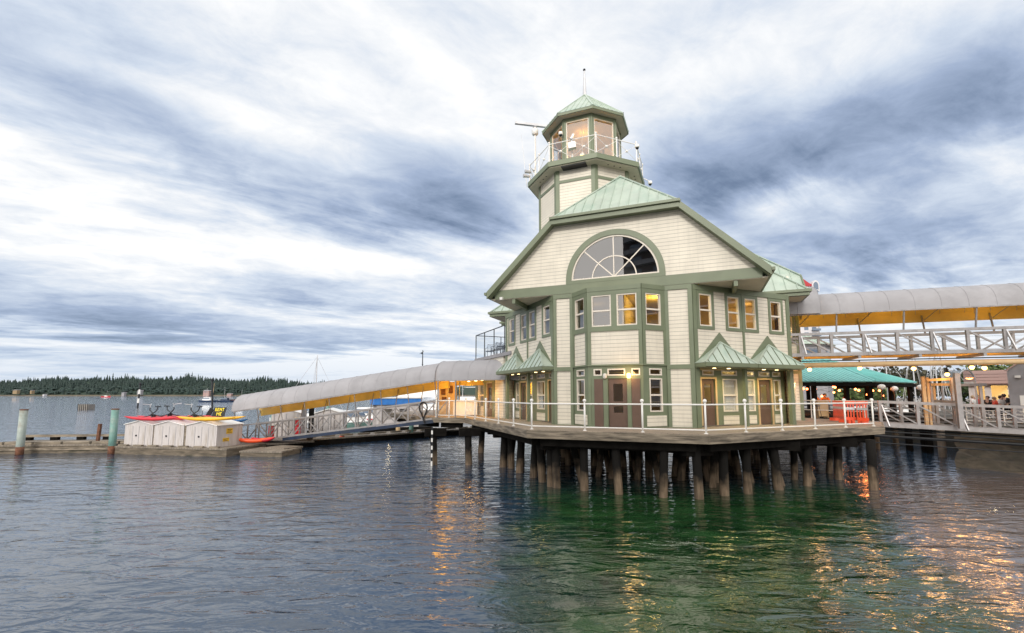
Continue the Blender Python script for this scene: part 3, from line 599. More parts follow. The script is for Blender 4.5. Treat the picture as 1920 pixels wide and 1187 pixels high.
# ================================================================== the tower
TC = Vector((4.593, 27.5, 0)); PH = -1.574
def T(k, r, z): a = PH + k * math.pi / 4; return TC + Vector((r * math.cos(a), r * math.sin(a), z))
def ring(r, z): return [T(k, r, z) for k in range(8)]
def octo(mb, r, z0, z1, m=0): mb.prism(ring(r, z0), (0, 0, z1 - z0), m)
q = MB(); octo(q, 2.9, 8.6, 16.5); sh = q.build('tower_shaft', M['siding'], B)
q = MB()
for k in range(8):
    f = Fr(T(k, 2.9, 0), T(k + 1, 2.9, 0) - T(k, 2.9, 0)); ln = 2 * 2.9 * math.sin(math.pi / 8)
    board(q, f, -.02, .19, 8.6, 16.5, -.01, .04); board(q, f, ln - .19, ln + .02, 8.6, 16.5, -.01, .04); board(q, f, .19, ln - .19, 15.72, 15.88, -.01, .034)
q.build('trim', M['sage'], B).parent = sh
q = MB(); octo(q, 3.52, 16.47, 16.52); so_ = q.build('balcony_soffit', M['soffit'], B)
for k in range(8):
    for dx in (-.4, 0, .4):
        g = MB(); p = (T(k, 3.2, 16.46) + T(k + 1, 3.2, 16.46)) / 2 + (T(k + 1, 1, 0) - T(k, 1, 0)).normalized() * dx; g.lathe(p, [(.05, 0), (.05, .008)], 8); g.build('soffit_vent', M['dark'], B).parent = so_
q = MB(); f = Fr(T(-1, 3.2, 0), T(0, 3.2, 0) - T(-1, 3.2, 0)); board(q, f, .55, 1.95, 16.42, 16.468, -.25, .25); q.build('vent_grille', M['dark'], B).parent = so_
q = MB(); octo(q, 3.62, 16.52, 16.80); bd = q.build('balcony_deck', M['sage'], B)
rl = MB(); ps = []
for k in range(8):
    n = 2
    for j in range(n):
        a = T(k, 3.5, 16.8).lerp(T(k + 1, 3.5, 16.8), j / n); ps.append(a)
        pm = MB(); pm.tube([a, a + Vector((0, 0, 1.12))], .03, 8); pm.ball(a + Vector((0, 0, 1.17)), .065, 8); pm.build('railing_post', M['white'], B)
for a, b in zip(ps, ps[1:] + ps[:1]):
    up = Vector((0, 0, 1)); rl.tube([a + up * 1.08, b + up * 1.08], .025, 6); rl.tube([a + up * .08, b + up * 1.0], .012, 5); rl.tube([a + up * 1.0, b + up * .08], .012, 5)
    c = (a + b) / 2 + up * .54; rl.ball(c, .075, 8)
rl.build('balcony_railing', M['white'], B)
# lantern room
RL = 2.2; la = 2 * RL * math.sin(math.pi / 8)
lf = MB(); octo(lf, 2.15, 16.8, 16.98)
lt = lf.build('lantern_base', M['sage'], B)
q = MB(); octo(q, 2.18, 19.72, 20.0); q.build('lantern_ceiling', M['room'], B)
q = MB(); octo(q, 2.08, 16.98, 17.0); q.build('lantern_floor', M['carpet'], B)
for k in range(8):
    f = Fr(T(k, RL, 0), T(k + 1, RL, 0) - T(k, RL, 0))
    q = MB(); board(q, f, -.04, .17, 16.8, 20.0, -.16, .0); board(q, f, la - .17, la + .04, 16.8, 20.0, -.16, .0); board(q, f, .17, la - .17, 19.75, 20.0, -.14, -.01)
    q.build('lantern_post', M['sage'], B)
    g = MB(); x0, x1 = .17, la - .17
    for a, b, c, d in ((x0, x0 + .05, 17.0, 19.75), (x1 - .05, x1, 17.0, 19.75), (x0 + .05, x1 - .05, 17.0, 17.06), (x0 + .05, x1 - .05, 19.69, 19.75)): board(g, f, a, b, c, d, -.1, -.02)
    wn = g.build('lantern_window', M['sash'], B)
    g = MB(); g.poly([f.pt(x0 + .02, -.06, 17.0), f.pt(x1 - .02, -.06, 17.0), f.pt(x1 - .02, -.06, 19.74), f.pt(x0 + .02, -.06, 19.74)]); g.build('pane', M['glass'], B, recalc=False).parent = wn
    if k in (1, 2, 3, 4):
        g = MB(); board(g, f, x0, x1, 17.02, 19.7, -.2, -.17); g.build('roller_blind', M['blind'], B).parent = wn
q = MB(); q.lathe(TC + Vector((-.36, -.95, 18.05)), [(.17, 0), (.15, .08), (.06, .18), (.03, .2)], 12, 0); q.lathe(TC + Vector((-.36, -.95, 17.98)), [(.001, 0), (.12, .03), (.12, .07)], 12, 1); q.tube([TC + Vector((-.36, -.95, 18.25)), TC + Vector((-.36, -.95, 19.72))], .012, 6, 0)
q.build('pendant_lamp', [M['curtain'], M['lampglow']], B)
plight('pendant_light', TC + Vector((-.36, -.95, 17.95)), 120, (1, .46, .10), .12); plight('ceiling_light', TC + Vector((-.2, -.6, 19.2)), 30, (1, .5, .12), .1)
# lantern roof
rr = MB()
for k in range(8):
    a, b, c = T(k, 2.72, 20.12), T(k + 1, 2.72, 20.12), TC + Vector((0, 0, 22.6))
    roof_plane(rr, [a, b, c], b - a, .3, .05, (.025, .03)); rr.bar(a + Vector((0, 0, .02)), c + Vector((0, 0, .02)), .1, .05)
r_o = rr.build('lantern_roof', M['mint'], B)
q = MB()
for k in range(8):
    a, b = T(k, 2.70, 0), T(k + 1, 2.70, 0); f = Fr(a, b - a); ln = (b - a).length
    board(q, f, -.01, ln + .01, 19.96, 20.14, -.05, .0)
octo(q, 2.66, 19.985, 20.02, 1); q.build('fascia', [M['sage'], M['soffit']], B).parent = r_o
q = MB(); q.tube([TC + Vector((0, 0, 22.4)), TC + Vector((0, 0, 24.2))], .13, 10, 0, .045); q.ball(TC + Vector((0, 0, 24.28)), .085, 10, 1); q.build('spire', [M['chrome'], M['dark']], B)
# instruments on the balcony
def sphere_cam(p, label, arm):
    t = thing('security_camera', p, label, 'camera')
    q = MB(); q.lathe(Vector(p), [(.04, .16), (.12, .12), (.13, -.02), (.10, -.05)][::-1], 12); q.tube([Vector(p) + Vector((0, 0, .12)), Vector(p) + Vector(arm)], .025, 6); q.build('housing', M['white'], t, True)
    q = MB(); q.ball(Vector(p) + Vector((0, 0, -.06)), .095, 10); q.build('dome', M['dark'], t, True)
sphere_cam(T(-1, 2.45, 18.95), 'white dome camera under the lantern roof beside the left lantern post', (.1, .25, .3))
sphere_cam(T(1, 3.55, 17.72), 'small dark dome camera on the right of the balcony railing', (-.05, .1, .4))
sphere_cam(T(2, 3.95, 16.75), 'round dome camera hanging off the far right edge of the balcony', (-.4, .05, .35))
p = T(-.5, 3.35, 17.35); t = thing('floodlight', p, 'white floodlight box clamped to the front balcony railing', 'floodlight')
q = MB(); q.bar(p + Vector((-.2, -.1, 0)), p + Vector((.2, -.15, .06)), .3, .34); q.build('housing', M['white'], t); q = MB(); q.tube([p, p + Vector((.03, .06, .55))], .05, 8); q.bar(p + Vector((-.05, 0, .5)), p + Vector((.1, 0, .8)), .12, .1); q.build('bracket', M['chrome'], t)
p = T(-2, 3.45, 16.8); t = thing('radar_scanner', p, 'white radar scanner bar on a mast at the left of the balcony', 'radar')
p = T(-2.0, 3.15, 16.8); 
q = MB(); q.tube([p, p + Vector((0, 0, 3.15))], .055, 8); q.build('mast', M['white'], t)
q = MB(); q.lathe(p + Vector((0, 0, 3.1)), [(.12, 0), (.2, .06), (.2, .36), (.13, .46), (.05, .5)], 8); q.build('gearbox', M['white'], t, True)
q = MB(); q.bar(p + Vector((-1.25, -.2, 3.80)), p + Vector((1.25, .2, 3.74)), .17, .14); q.lathe(p + Vector((0, 0, 3.6)), [(.14, 0), (.07, .12)], 10); q.build('antenna_bar', M['chrome'], t)
p = T(-2, 3.62, 17.2); t = thing('searchlight', p, 'grey twin searchlight at the left end of the balcony railing', 'searchlight')
for dz, dx in ((0, 0), (.28, .1)): q = MB(); q.tube([p + Vector((dx - .28, -.1, dz)), p + Vector((dx + .12, 0, dz))], .12, 12, 0, .08); q.build('lamp_head', M['chrome'], t, False)
q = MB(); q.tube([p + Vector((.2, .1, -.4)), p + Vector((.1, 0, .3))], .03, 6); q.build('bracket', M['white'], t)
q = MB(); p = T(-2.2, 3.7, 16.8); q.tube([p, p + Vector((-.35, 0, 3.5))], .018, 6, 0, .006); tag(q.build('whip_antenna', M['white'], loc=p), 'thin leaning whip antenna left of the radar mast', 'antenna')
p = P(GC - 5.6, .05, 8.55); t = thing('security_camera', p, 'white box camera under the left end of the front gable', 'camera')
q = MB(); q.bar(p + Vector((-.1, -.2, -.02)), p + Vector((.05, .1, .02)), .14, .13); q.build('housing', M['white'], t); q = MB(); q.bar(p + Vector((.05, .05, 0)), p + Vector((.25, .2, 0)), .1, .1); q.build('bracket', M['chrome'], t)
# ================================================================== water
m, t, b = newmat('harbour_water'); n = t.nodes; l = t.links
b.inputs['Roughness'].default_value = 0.02; b.inputs['IOR'].default_value = 1.85
co = n.new('ShaderNodeTexCoord')
def wnoise(scale, rot, sx_, sy_, det, rough=.5, dist=.4):
    mp = n.new('ShaderNodeMapping'); mp.inputs['Rotation'].default_value = (0, 0, R(rot)); mp.inputs['Scale'].default_value = (sx_, sy_, 1); l.new(co.outputs['Object'], mp.inputs[0])
    x = n.new('ShaderNodeTexNoise'); x.inputs['Scale'].default_value = scale; x.inputs['Detail'].default_value = det; x.inputs['Roughness'].default_value = rough; x.inputs['Distortion'].default_value = dist
    l.new(mp.outputs[0], x.inputs[0]); return x.outputs[0]
def mx2(op, a, b2):
    x = n.new('ShaderNodeMath'); x.operation = op
    for i, q_ in enumerate((a, b2)):
        if isinstance(q_, (int, float)): x.inputs[i].default_value = q_
        else: l.new(q_, x.inputs[i])
    return x.outputs[0]
big, mid_, fine = wnoise(.30, 25, .55, 1, 2), wnoise(2.0, 20, .40, 1.0, 3, .5, .7), wnoise(6.5, -8, .5, 1, 3, .55, .6)
hgt = mx2('ADD', mx2('ADD', mx2('MULTIPLY', big, .40), mx2('MULTIPLY', mid_, .36)), mx2('MULTIPLY', fine, .04))
bp = n.new('ShaderNodeBump'); bp.inputs['Strength'].default_value = 1.0; bp.inputs['Distance'].default_value = 0.21
l.new(hgt, bp.inputs['Height']); l.new(bp.outputs[0], b.inputs['Normal'])
# green eelgrass shallows in front of the piles: the bed shows through there
sp = n.new('ShaderNodeSeparateXYZ'); l.new(co.outputs['Object'], sp.inputs[0])
ed = wnoise(.35, 0, 1, 1, 5, .6)
def smooth(v, a, c):
    x = n.new('ShaderNodeMapRange'); x.interpolation_type = 'SMOOTHSTEP'; x.inputs[1].default_value = a; x.inputs[2].default_value = c; l.new(v, x.inputs[0]); return x.outputs[0]
xs = mx2('ADD', sp.outputs[0], mx2('MULTIPLY', mx2('SUBTRACT', ed, .5), 5.0)); ys = mx2('ADD', sp.outputs[1], mx2('MULTIPLY', mx2('SUBTRACT', ed, .5), 4.0))
xr = mx2('SUBTRACT', xs, mx2('MULTIPLY', ys, .50))
mask = mx2('MULTIPLY', mx2('MULTIPLY', smooth(xs, -1.5, 2.0), smooth(ys, 24.0, 16.0)), smooth(xr, 5.4, 3.2))
cr = n.new('ShaderNodeMix'); cr.data_type = 'RGBA'; l.new(mask, cr.inputs[0]); cr.inputs[6].default_value = (.022, .044, .078, 1)
pt_ = n.new('ShaderNodeValToRGB'); pt_.color_ramp.elements[0].position = .35; pt_.color_ramp.elements[0].color = (.005, .024, .008, 1); pt_.color_ramp.elements[1].position = .68; pt_.color_ramp.elements[1].color = (.024, .075, .024, 1)
l.new(wnoise(.55, 10, 1, 1.6, 6, .65), pt_.inputs[0]); l.new(pt_.outputs[0], cr.inputs[7])
silt = mx2('MULTIPLY', mx2('MULTIPLY', smooth(xr, 3.6, 5.0), smooth(ys, 26.0, 18.0)), smooth(xs, 4.0, 7.0))          # silty bed right of the weed
cs_ = n.new('ShaderNodeMix'); cs_.data_type = 'RGBA'; l.new(silt, cs_.inputs[0]); l.new(cr.outputs[2], cs_.inputs[6]); cs_.inputs[7].default_value = (.105, .080, .070, 1); l.new(cs_.outputs[2], b.inputs['Base Color'])
M['water'] = m
q = MB(); q.poly([(-9000, -3000, 0), (9000, -3000, 0), (9000, 14000, 0), (-9000, 14000, 0)]); tag(q.build('water', M['water']), kind='structure')

# ================================================================== the pier
PD = [(-4.95, 29.4), (-2.85, 28.8), (.66, 18.75), (6.86, 16.45), (16.35, 20.75), (19.1, 24.3), (17.5, 29.5), (14.5, 44), (-8, 44), (-9.5, 36.5)]
pier = thing('pier', (5, 20, 0), 'weathered grey timber pier on round piles carrying the harbour building', 'pier')
q = MB(); q.prism([(x, y, ZD - .08) for x, y in PD], (0, 0, .08)); q.build('deck', M['deck'], pier)
for (x0, y0), (x1, y1) in list(zip(PD, PD[1:]))[:6] + [(PD[-1], PD[0])]:
    a, c = Vector((x0, y0, ZD - .235)), Vector((x1, y1, ZD - .235)); d = (c - a).normalized()
    q = MB(); q.bar(a - d * .06 + Vector((0, 0, .115)), c + d * .06 + Vector((0, 0, .115)), .15, .21, 0); q.build('fascia_beam', M['wood'], pier); q = MB(); q.bar(a - d * .05 + Vector((0, 0, -.045)), c + d * .05 + Vector((0, 0, -.045)), .12, .10, 0); q.build('fascia_beam', M['wood'], pier)
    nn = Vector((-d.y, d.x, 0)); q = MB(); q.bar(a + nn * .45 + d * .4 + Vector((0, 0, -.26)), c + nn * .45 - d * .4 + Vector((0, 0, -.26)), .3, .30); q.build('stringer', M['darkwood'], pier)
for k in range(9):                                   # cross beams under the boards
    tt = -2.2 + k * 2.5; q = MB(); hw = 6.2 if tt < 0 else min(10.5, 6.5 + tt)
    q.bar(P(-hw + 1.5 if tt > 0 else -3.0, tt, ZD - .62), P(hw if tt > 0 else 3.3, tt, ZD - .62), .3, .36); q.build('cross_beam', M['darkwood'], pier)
def pile(p, r=.16, lean=(0, 0), zt=ZD - .4, m='pile'):
    q = MB(); p = Vector(p); n_ = 5; j = [rnd.uniform(-.012, .012) for _ in range(2 * n_)]
    pts = [p + Vector((lean[0] * i / (n_ - 1) + j[i], lean[1] * i / (n_ - 1) + j[i + n_], -1.2 + (zt + 1.2) * i / (n_ - 1))) for i in range(n_)]
    q.tube(pts, r * rnd.uniform(.92, 1.1), 10, 0, r * .95); return q.build('pile', M[m], pier, True)
front = [(1313, 935), (1240, 932), (1163, 927), (1095, 920), (1045, 915), (1034, 913), (1022, 904), (997, 896), (1358, 929), (1402, 926), (1465, 918), (1511, 911), (1637, 918), (815, 872), (880, 872), (899, 849), (960, 878), (941, 876), (972, 886), (1570, 899)]
for x, y in front:
    p = gp(x, y); pile(p, .17 if y > 890 else .19, (rnd.uniform(-.26, .26), rnd.uniform(-.05, .3)))
for x, y, lx in ((1105, 906, -.7), (1140, 898, .5), (1250, 905, -.6), (1478, 912, -.5), (1540, 900, -.8), (1330, 915, .55), (950, 874, .45), (1190, 900, .4), (1420, 905, -.5)):
    pile(gp(x, y), .15, (lx, .5)); pile(gp(x + 9, y - 12), .14, (-lx * .8, .4))
for t_i in range(5):
    for s_i in range(10):
        s, t__ = -6 + s_i * 1.35 + rnd.uniform(-.3, .3), 1.2 + t_i * 2.7 + rnd.uniform(-.3, .3)
        if abs(s) > 3.6 + t__ * .8: continue
        pile(P(s, t__, 0), .17, (rnd.uniform(-.4, .4), rnd.uniform(-.3, .3)))
for x, y in ((1313, 935), (1040, 914), (1512, 911), (945, 876), (880, 872), (815, 872)):
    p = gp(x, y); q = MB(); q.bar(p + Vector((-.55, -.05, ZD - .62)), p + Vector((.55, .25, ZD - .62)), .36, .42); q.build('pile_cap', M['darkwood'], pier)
p = gp(811, 872); q = MB(); q.bx(p.x - .04, p.x + .04, p.y - .35, p.y - .3, -.3, 2.0, 0)
for k in range(5): q.bx(p.x - .042, p.x + .042, p.y - .352, p.y - .298, .25 + k * .4, .45 + k * .4, 1)
tag(q.build('tide_gauge', [M['white'], M['dark']], loc=p), 'black and white tide gauge board on the pile at the left end of the pier', 'gauge')

# ---- deck railing
RP = [(-4.75, 29.3)] + [(-3.9, 29.05)] + [(-2.85 + 3.65 * k / 5, 28.75 - 9.72 * k / 5) for k in range(5)] + [(.8 + 6.09 * k / 3, 19.03 - 2.33 * k / 3) for k in range(3)] + [(6.89 + 9.2 * k / 5, 16.70 + 4.2 * k / 5) for k in range(6)]
rail = thing('deck_railing', (6.9, 16.7, ZD), 'white pipe railing with ball finials along the edge of the pier deck', 'railing')
for x, y in RP:
    q = MB(); q.tube([(x, y, ZD - .04), (x, y, ZD + 1.1)], .036, 8); q.lathe((x, y, ZD), [(.075, 0), (.075, .02), (.04, .03)], 10); po = q.build('post', M['white'], rail, True)
    q = MB(); q.ball((x, y, ZD + 1.16), .072, 10); q.build('ball_finial', M['white'], rail, True).parent = po
q = MB(); q.tube([(x, y, ZD + 1.03) for x, y in RP], .028, 8); q.build('top_rail', M['white'], rail)
q = MB(); q.tube([(x, y, ZD + .13) for x, y in RP], .024, 8); q.build('bottom_rail', M['white'], rail)
for (x0, y0), (x1, y1) in zip(RP, RP[1:]):
    g = MB(); g.poly([(x0, y0, ZD + .17), (x1, y1, ZD + .17), (x1, y1, ZD + .99), (x0, y0, ZD + .99)]); g.build('glass_panel', M['clear'], rail, recalc=False)

# ================================================================== left: lean-to wing with the roof terrace
EC = Vector((-2.55, 32.7, 0)); ed_ = Vector((math.cos(R(-67)), math.sin(R(-67)), 0)); eb = Vector((math.cos(R(23)), math.sin(R(23)), 0))
wing = thing('lean_to_wing', EC, 'low flat roofed side wing with yellow lit front under the grey canopy', 'building')
EF = Fr(EC, ed_); EL = Fr(EC + eb * 9, -eb)
q = MB(); panel(q, EF, 0, 5.2, ZD, 6.1, [(.75, 1.75, 2.95, 4.5), (2.25, 3.3, ZD, 4.5)]); panel(q, EL, 0, 9, ZD, 6.1); q.build('wall', M['siding'], wing)
q = MB(); q.prism([EC - EF.n * -.1 - eb * .0, EC + ed_ * 6.5 + EF.n * .1, EC + ed_ * 6.5 + eb * 9, EC + eb * 9], (0, 0, .2))
q.v = [(x, y, z + 6.06) for x, y, z in q.v]; q.build('terrace_floor', M['greyb'], wing)
q = MB()
for a, c in ((0, .5), (1.78, 2.2), (3.35, 3.8)): board(q, EF, a, c, ZD, 4.7, -.01, .03)
board(q, EF, 0, 3.8, 4.55, 4.75, -.01, .04); q.build('trim', M['sage'], wing)
window(wing, EF, .75, 1.75, 2.95, 4.5); q = MB(); panel(q, EF.off(-.05), 2.26, 3.29, ZD + .01, 4.49, [(2.5, 3.05, ZD + .5, 4.2)], th=.05); dr = q.build('door', M['brown'], wing)
g = MB(); g.poly([EF.pt(2.5, -.08, ZD + .5), EF.pt(3.05, -.08, ZD + .5), EF.pt(3.05, -.08, 4.2), EF.pt(2.5, -.08, 4.2)]); g.build('pane', M['glass'], wing, recalc=False).parent = dr
for s in (1.2, 2.7, 3.9):
    q = MB(); q.lathe(EF.pt(s, .9, 4.62), [(.09, 0), (.09, .03), (.02, .04)], 10); q.build('downlight', M['down'], wing); plight('canopy_lamp', EF.pt(s, 1.0, 4.5), 60, (1, .48, .03), .08, 'SPOT', None, 160)
plight('wing_room_lamp', EC + ed_ * 2.5 + eb * 2 + Vector((0, 0, 4.4)), 40, (1, .8, .55), .1)
ts = thing('terrace_windscreen', EC + Vector((0, 0, 6.26)), 'black framed glass windscreen round the roof terrace', 'windscreen')
pp = [EC + ed_ * 5.4, EC + ed_ * 3.6, EC + ed_ * 1.8, EC.copy(), EC + eb * 1.9, EC + eb * 3.8, EC + eb * 5.7, EC + eb * 7.6]
for p in pp: q = MB(); q.bar(p + Vector((0, 0, 6.26)), p + Vector((0, 0, 7.92)), .06, .06); q.build('post', M['dark'], ts)
for k in (0, 3):
    seg = [pp[0], pp[3]] if k == 0 else [pp[3], pp[-1]]
    q = MB(); q.bar(seg[0] + Vector((0, 0, 7.92)), seg[1] + Vector((0, 0, 7.92)), .05, .05); q.build('top_rail', M['dark'], ts)
for a, c in zip(pp, pp[1:]):
    g = MB(); g.poly([a + Vector((0, 0, 6.34)), c + Vector((0, 0, 6.34)), c + Vector((0, 0, 7.88)), a + Vector((0, 0, 7.88))]); g.build('glass_panel', M['clear'], ts, recalc=False)
def chair(p, rz, label, group):
    t = thing('terrace_chair', (0, 0, 0), label, 'chair', group)
    q = MB(); q.bx(-.24, .24, -.24, .24, .42, .46); q.build('seat', M['dark'], t)
    q = MB(); q.tube([(-.22, .24, .44), (-.22, .30, .88), (.22, .30, .88), (.22, .24, .44)], .018, 6)
    for k in range(1, 5): q.bar((-.22 + .088 * k, .25, .46), (-.22 + .088 * k, .30, .87), .02, .015)
    q.build('backrest', M['dark'], t)
    for sx_ in (-.21, .21):
        for sy_ in (-.21, .22): q = MB(); q.tube([(sx_, sy_, .43), (sx_ * 1.1, sy_ * 1.1, 0)], .016, 6); q.build('leg', M['dark'], t)
        q = MB(); q.tube([(sx_, -.2, .43), (sx_, -.22, .66), (sx_, .26, .68)], .016, 6); q.build('arm', M['dark'], t)
    t.location = p; t.rotation_euler = (0, 0, rz); ORG[t.name] = Vector(p); return t
tz = Vector((0, 0, 6.27))
c0 = chair(EC + ed_ * 1.3 + eb * .55 + tz, R(200), 'black metal chair nearest the glass corner of the roof terrace', 'chairs on the roof terrace')
for k, (a, bb_, rz, lab) in enumerate(((2.3, .6, 20, 'black metal chair second from the terrace corner, left of the first table'), (3.2, .6, 170, 'black metal chair right of the first terrace table'), (4.1, .7, 10, 'black metal chair close to the house wall on the terrace'))):
    dup(c0, EC + ed_ * a + eb * bb_ + tz - Vector(c0.location), lab, R(rz))
for a, bb_, lab in ((1.9, 1.3, 'round dark table at the glass corner of the roof terrace'), (3.7, 1.4, 'round dark table near the house wall on the roof terrace')):
    p = EC + ed_ * a + eb * bb_ + tz; t = thing('terrace_table', p, lab, 'table')
    q = MB(); q.lathe(p + Vector((0, 0, .72)), [(.42, 0), (.44, .02), (.42, .04)], 16); q.build('tabletop', M['dark'], t)
    q = MB(); q.lathe(p, [(.25, 0), (.06, .04), (.04, .72)], 10); q.build('pedestal', M['dark'], t)

# ---- canopied gangway
GL, GR = Vector((-19.4, 33.1, 0)), Vector((-4.75, 29.35, 0)); gd = (GR - GL).normalized(); gb_ = Vector((-gd.y, gd.x, 0)); GLn = (GR - GL).length
def g_pt(f, o, z): return GL + gd * (f * GLn) + gb_ * o + Vector((0, 0, z))
zb = lambda f: .42 + 1.86 * f
gw_ = thing('gangway', GL, 'sloping grey metal truss gangway with a blue under beam down to the floats', 'gangway')
for o, nm in ((0, 'near'), (1.75, 'far')):
    for z, w2, h2 in ((1.12, .09, .09), (0, .09, .11)): q = MB(); q.bar(g_pt(0, o, zb(0) + z), g_pt(1, o, zb(1) + z), w2, h2); q.build('chord', M['steel'], gw_)
    NP = 16
    for k in range(NP + 1):
        f = k / NP; q = MB(); q.bar(g_pt(f, o, zb(f) + .05), g_pt(f, o, zb(f) + 1.08), .075, .075, 0, gd); q.build('truss_post', M['steel'], gw_)
        if k < NP:
            f1 = (k + 1) / NP; a, c = (.06, 1.06) if k % 2 else (1.06, .06)
            q = MB(); q.bar(g_pt(f, o, zb(f) + a), g_pt(f1, o, zb(f1) + c), .05, .06); q.build('truss_diagonal', M['steel'], gw_)
q = MB(); q.bar(g_pt(.26, -.02, zb(.26) - .17), g_pt(.99, -.02, zb(.99) - .17), .14, .2); q.build('under_beam', M['beam'], gw_)
q = MB(); q.bar(g_pt(0, .87, zb(0) + .02), g_pt(1, .87, zb(1) + .02), 1.65, .05); q.build('walkway', M['greyb'], gw_)
for k in range(3): q = MB(); q.bar(g_pt(.01, 0, zb(0) + .3 + .22 * k), g_pt(.99, 0, zb(.99) + .3 + .22 * k), .015, .015); q.build('guard_wire', M['steel'], gw_)
q = MB(); q.tube([g_pt(.945, -.12, zb(1) - .1)] + [g_pt(.945 + .018 * math.sin(a), -.12, zb(1) + .65 + .35 * (-math.cos(a))) for a in [R(x) for x in range(60, 331, 30)]] + [g_pt(.953, -.12, zb(1) - .3)], .05, 8); tag(q.build('hose_loop', M['blackm'], loc=g_pt(.97, -.1, 2)), 'black hose looped at the upper end of the gangway', 'hose')
def vault(mb, a, c, wid, rise, ma=0, ribs=0, m_in=None, back=None):
    """half-barrel of fabric between near-edge points a and c"""
    d = (c - a); hb = Vector((-d.y, d.x, 0)).normalized() if back is None else back; n_ = 14; k_ = max(2, int(d.length / 1.0)); 
    base = len(mb.v)
    for th in (0, .05):
        for i in range(k_ + 1):
            p = a + d * (i / k_); sag = 1
            for j in range(n_ + 1):
                an = math.pi * j / n_; mb.v.append(tuple(p + hb * (wid / 2 * (1 - math.cos(an))) + Vector((0, 0, (rise * sag - th) * math.sin(an) ** .8 + (0 if 0 < j < n_ else 0)))))
    for i in range(0, k_ + 1):                       # stitched seams over the hoops
        p = a + d * (i / k_); hs = [p + hb * (wid / 2 * (1 - math.cos(math.pi * j / n_))) + Vector((0, 0, rise * math.sin(math.pi * j / n_) ** .8 + .004)) for j in range(n_ + 1)]
        mb.tube(hs, .013, 5, ma, cap=False)
    for s_, mi in ((0, ma), (1, m_in if m_in is not None else ma)):
        o_ = base + s_ * (k_ + 1) * (n_ + 1)
        for i in range(k_):
            for j in range(n_):
                q_ = o_ + i * (n_ + 1) + j; f_ = (q_, q_ + 1, q_ + n_ + 2, q_ + n_ + 1); mb.f.append(f_ if s_ == 0 else f_[::-1]); mb.m.append(mi)
cw = thing('gangway_canopy', g_pt(.5, 0, 3), 'long grey fabric barrel canopy over the sloping gangway, lit yellow beneath', 'canopy')
ca, cc = g_pt(-.012, -.35, 2.58), g_pt(1.0, -.35, 4.62)
q = MB(); vault(q, ca, cc, 2.5, 1.2, 0, m_in=1); q.build('fabric', [M['canvas'], M['ochre']], cw, True, recalc=False)
for o in (-.35, 2.15): q = MB(); q.bar(g_pt(0, o, 2.56 - (.18 if o > 0 else 0)), g_pt(1, o, 4.6 - (.18 if o > 0 else 0)), .06, .1 if o < 0 else .42); q.build('edge_rail', M['ochre' if o > 0 else 'steel'], cw)
for k in range(9):
    f = k / 8
    for o in (0, 1.75): q = MB(); q.tube([g_pt(f, o, zb(f) + 1.1), g_pt(f, o - (.3 if o == 0 else -.35), 2.58 + 2.04 * f)], .03, 6); q.build('post', M['steel'], cw)
for k in range(5):
    f = .12 + .19 * k; p = g_pt(f, .9, 2.58 + 2.04 * f + .75); q = MB(); q.bar(p - gd * .3, p + gd * .3, .12, .06); q.build('strip_lamp', M['down'], cw); plight('canopy_lamp', p - Vector((0, 0, .1)), 20, (1, .66, .2), .4)
cu = thing('landing_canopy', Vector((-2, 28.5, 4.6)), 'level grey fabric barrel canopy in front of the side wing', 'canopy')
ua, ub = Vector((-4.85, 29.1, 4.62)), Vector((1.6, 27.0, 4.66)); ud = (ub - ua).normalized(); uh = Vector((-ud.y, ud.x, 0))
q = MB(); vault(q, ua, ub, 3.0, 1.32, 0, m_in=1); q.build('fabric', [M['canvas'], M['ochre']], cu, True, recalc=False)
q = MB(); q.bar(ua + uh * 2.95, ub + uh * 2.95, .06, .5); q.build('back_valance', M['ochre'], cu); q = MB(); q.bar(ua, ub, .05, .06); q.build('edge_rail', M['steel'], cu)
for p in (ua + ud * .25, ua + ud * 1.45, ua + uh * 2.9 + ud * .4, ua + uh * 2.9 + ud * 2.6): q = MB(); q.tube([(p.x, p.y, ZD), (p.x, p.y, 4.64)], .04, 8); q.build('post', M['steel'], cu)
for k in (.8, 3.0): p = ua + ud * k + uh * 1.4; q = MB(); q.bar(p + Vector((-.3, 0, .95)), p + Vector((.3, 0, .95)), .12, .06); q.build('strip_lamp', M['down'], cu); plight('canopy_lamp', p + Vector((0, 0, .8)), 34, (1, .55, .10), .5)
# booth at the head of the gangway
p = at(838, 780, 31.6); p.z = ZD; bo = thing('ticket_booth', p, 'small amber lit booth with notice panels at the top of the gangway', 'booth')
q = MB(); q.bx(p.x - .55, p.x + .55, p.y, p.y + .9, ZD, 4.62); q.build('cabin', M['planter'], bo)
q = MB(); q.bx(p.x - .5, p.x + .5, p.y - .04, p.y, ZD + .1, ZD + 1.0); q.build('counter_panel', M['planter'], bo)
for dx, z0, z1 in ((-.42, 3.75, 4.25), (.08, 3.85, 4.35), (-.35, 3.3, 3.6)): q = MB(); q.bx(p.x + dx, p.x + dx + .3, p.y - .03, p.y + .0, z0, z1); q.build('notice', M['rust'], bo)
plight('booth_lamp', (p.x, p.y - .9, 4.2), 40, (1, .45, .03), .4)
p = at(875, 770, 31.5); t = thing('freezer_chest', (p.x, p.y, ZD), 'pale blue white chest behind the railing left of the lit wing', 'chest')
q = MB(); q.bx(p.x - .9, p.x + .7, p.y, p.y + .7, ZD + .05, ZD + .98); q.build('body', M['white'], t); q = MB(); q.bx(p.x - .92, p.x + .72, p.y - .02, p.y + .72, ZD + .98, ZD + 1.04); q.build('lid', M['chrome'], t)

